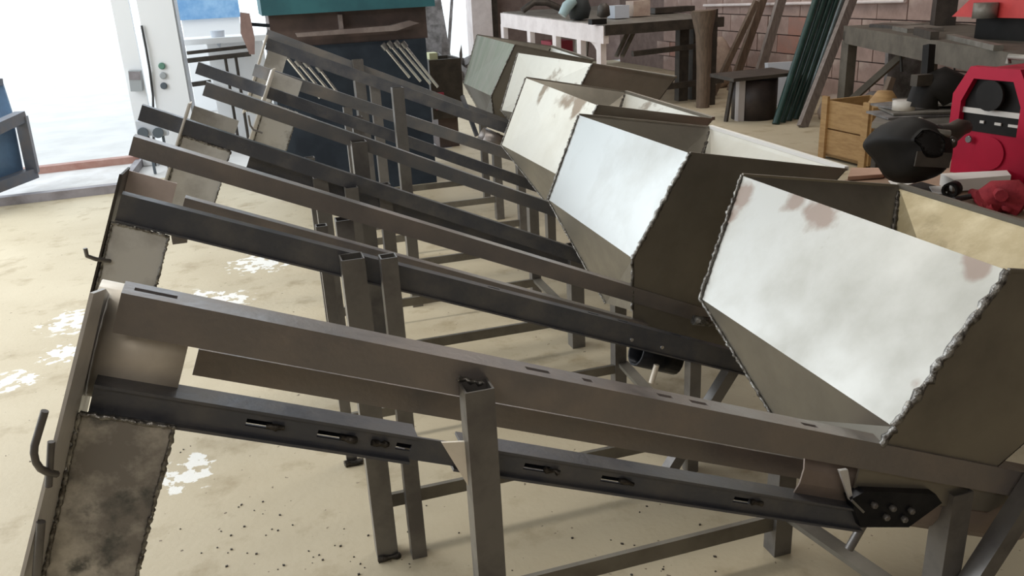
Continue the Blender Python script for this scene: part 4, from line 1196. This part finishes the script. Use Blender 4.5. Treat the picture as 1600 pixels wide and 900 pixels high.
for v in g.v:
    v.z += 0.008 * math.sin(v.x * 90) + 0.006 * math.sin(v.y * 120)
g.build('palm', 'red_leather', t, smooth_all=True)
for a, b in (((1.8783, 1.7598, 0.6800), (1.9112, 1.8420, 0.6800)), ((1.8544, 1.7253, 0.6800), (1.8899, 1.7983, 0.6700)), ((1.8480, 1.6981, 0.6800), (1.8438, 1.7131, 0.6700)), ((1.8654, 1.6738, 0.6800), (1.8613, 1.6741, 0.6700)), ((1.8203, 1.6578, 0.7200), (1.8914, 1.7459, 0.7100))):
    MB().tube([a, V(*a).lerp(V(*b), 0.6), b], [0.016, 0.015, 0.01], 8).build('finger', 'red_leather', t)
tag(MB().tube([(1.8219, 1.8127, 0.6750), (1.8967, 1.8218, 0.6750), (1.8757, 1.7165, 0.6900), (1.9440, 1.6773, 0.6800)], 0.008, 8).build('cable', 'cable'), 'dark welding cable running across the table beside the glove', 'cable')
t = thing('tape_ring', 'black ring with a bright centre lying on the table left of the glove', 'ring', (1.9342, 1.9407, 0.6600))
MB().hollow(V(*(1.8708, 1.8817, 0.6800)), V(*(1.9062, 1.8977, 0.6800)), 0.022, 0.006, 16).build('ring', 'plastic', t)
tag(flat([(1.8870, 1.9743, 0.6720), (1.9386, 1.9548, 0.6720), (1.8794, 1.8968, 0.6720), (1.8465, 1.9149, 0.6720)], 0.006).build('paper_scrap', 'paper'), 'crumpled white paper scrap beside the black ring', 'paper')
tag(MB().box(V(*(1.9800, 1.9521, 0.6600)) - V(0.02, 0.02, 0), V(*(1.9800, 1.9521, 0.6600)) + V(0.03, 0.03, 0.03)).build('dark_clip', 'plastic'), 'small dark clamp on the table between the ring and the glove', 'clamp')

# crumbs of slag on the floor
m = MB()
rg = random.Random(9)
for i in range(170):
    cx_, cy_ = rg.choice([(-0.2, 1.9), (0.5, 1.35), (0.1, 1.75), (-0.5, 2.6), (0.75, 1.5)])
    x, y = rg.gauss(cx_, 0.12), rg.gauss(cy_, 0.12)
    s = rg.uniform(0.001, 0.003)
    m.obox((x, y, 0), (s * 2, s * rg.uniform(-1, 1), 0), (0, s * 1.5, 0), (0, 0, s))
o = m.build('slag_crumbs', 'grime')
o['kind'] = 'stuff'
tag(o, 'dark crumbs of slag scattered over the concrete floor', 'debris')

for o in bpy.data.objects:
    if '_b' in o:
        del o['_b']
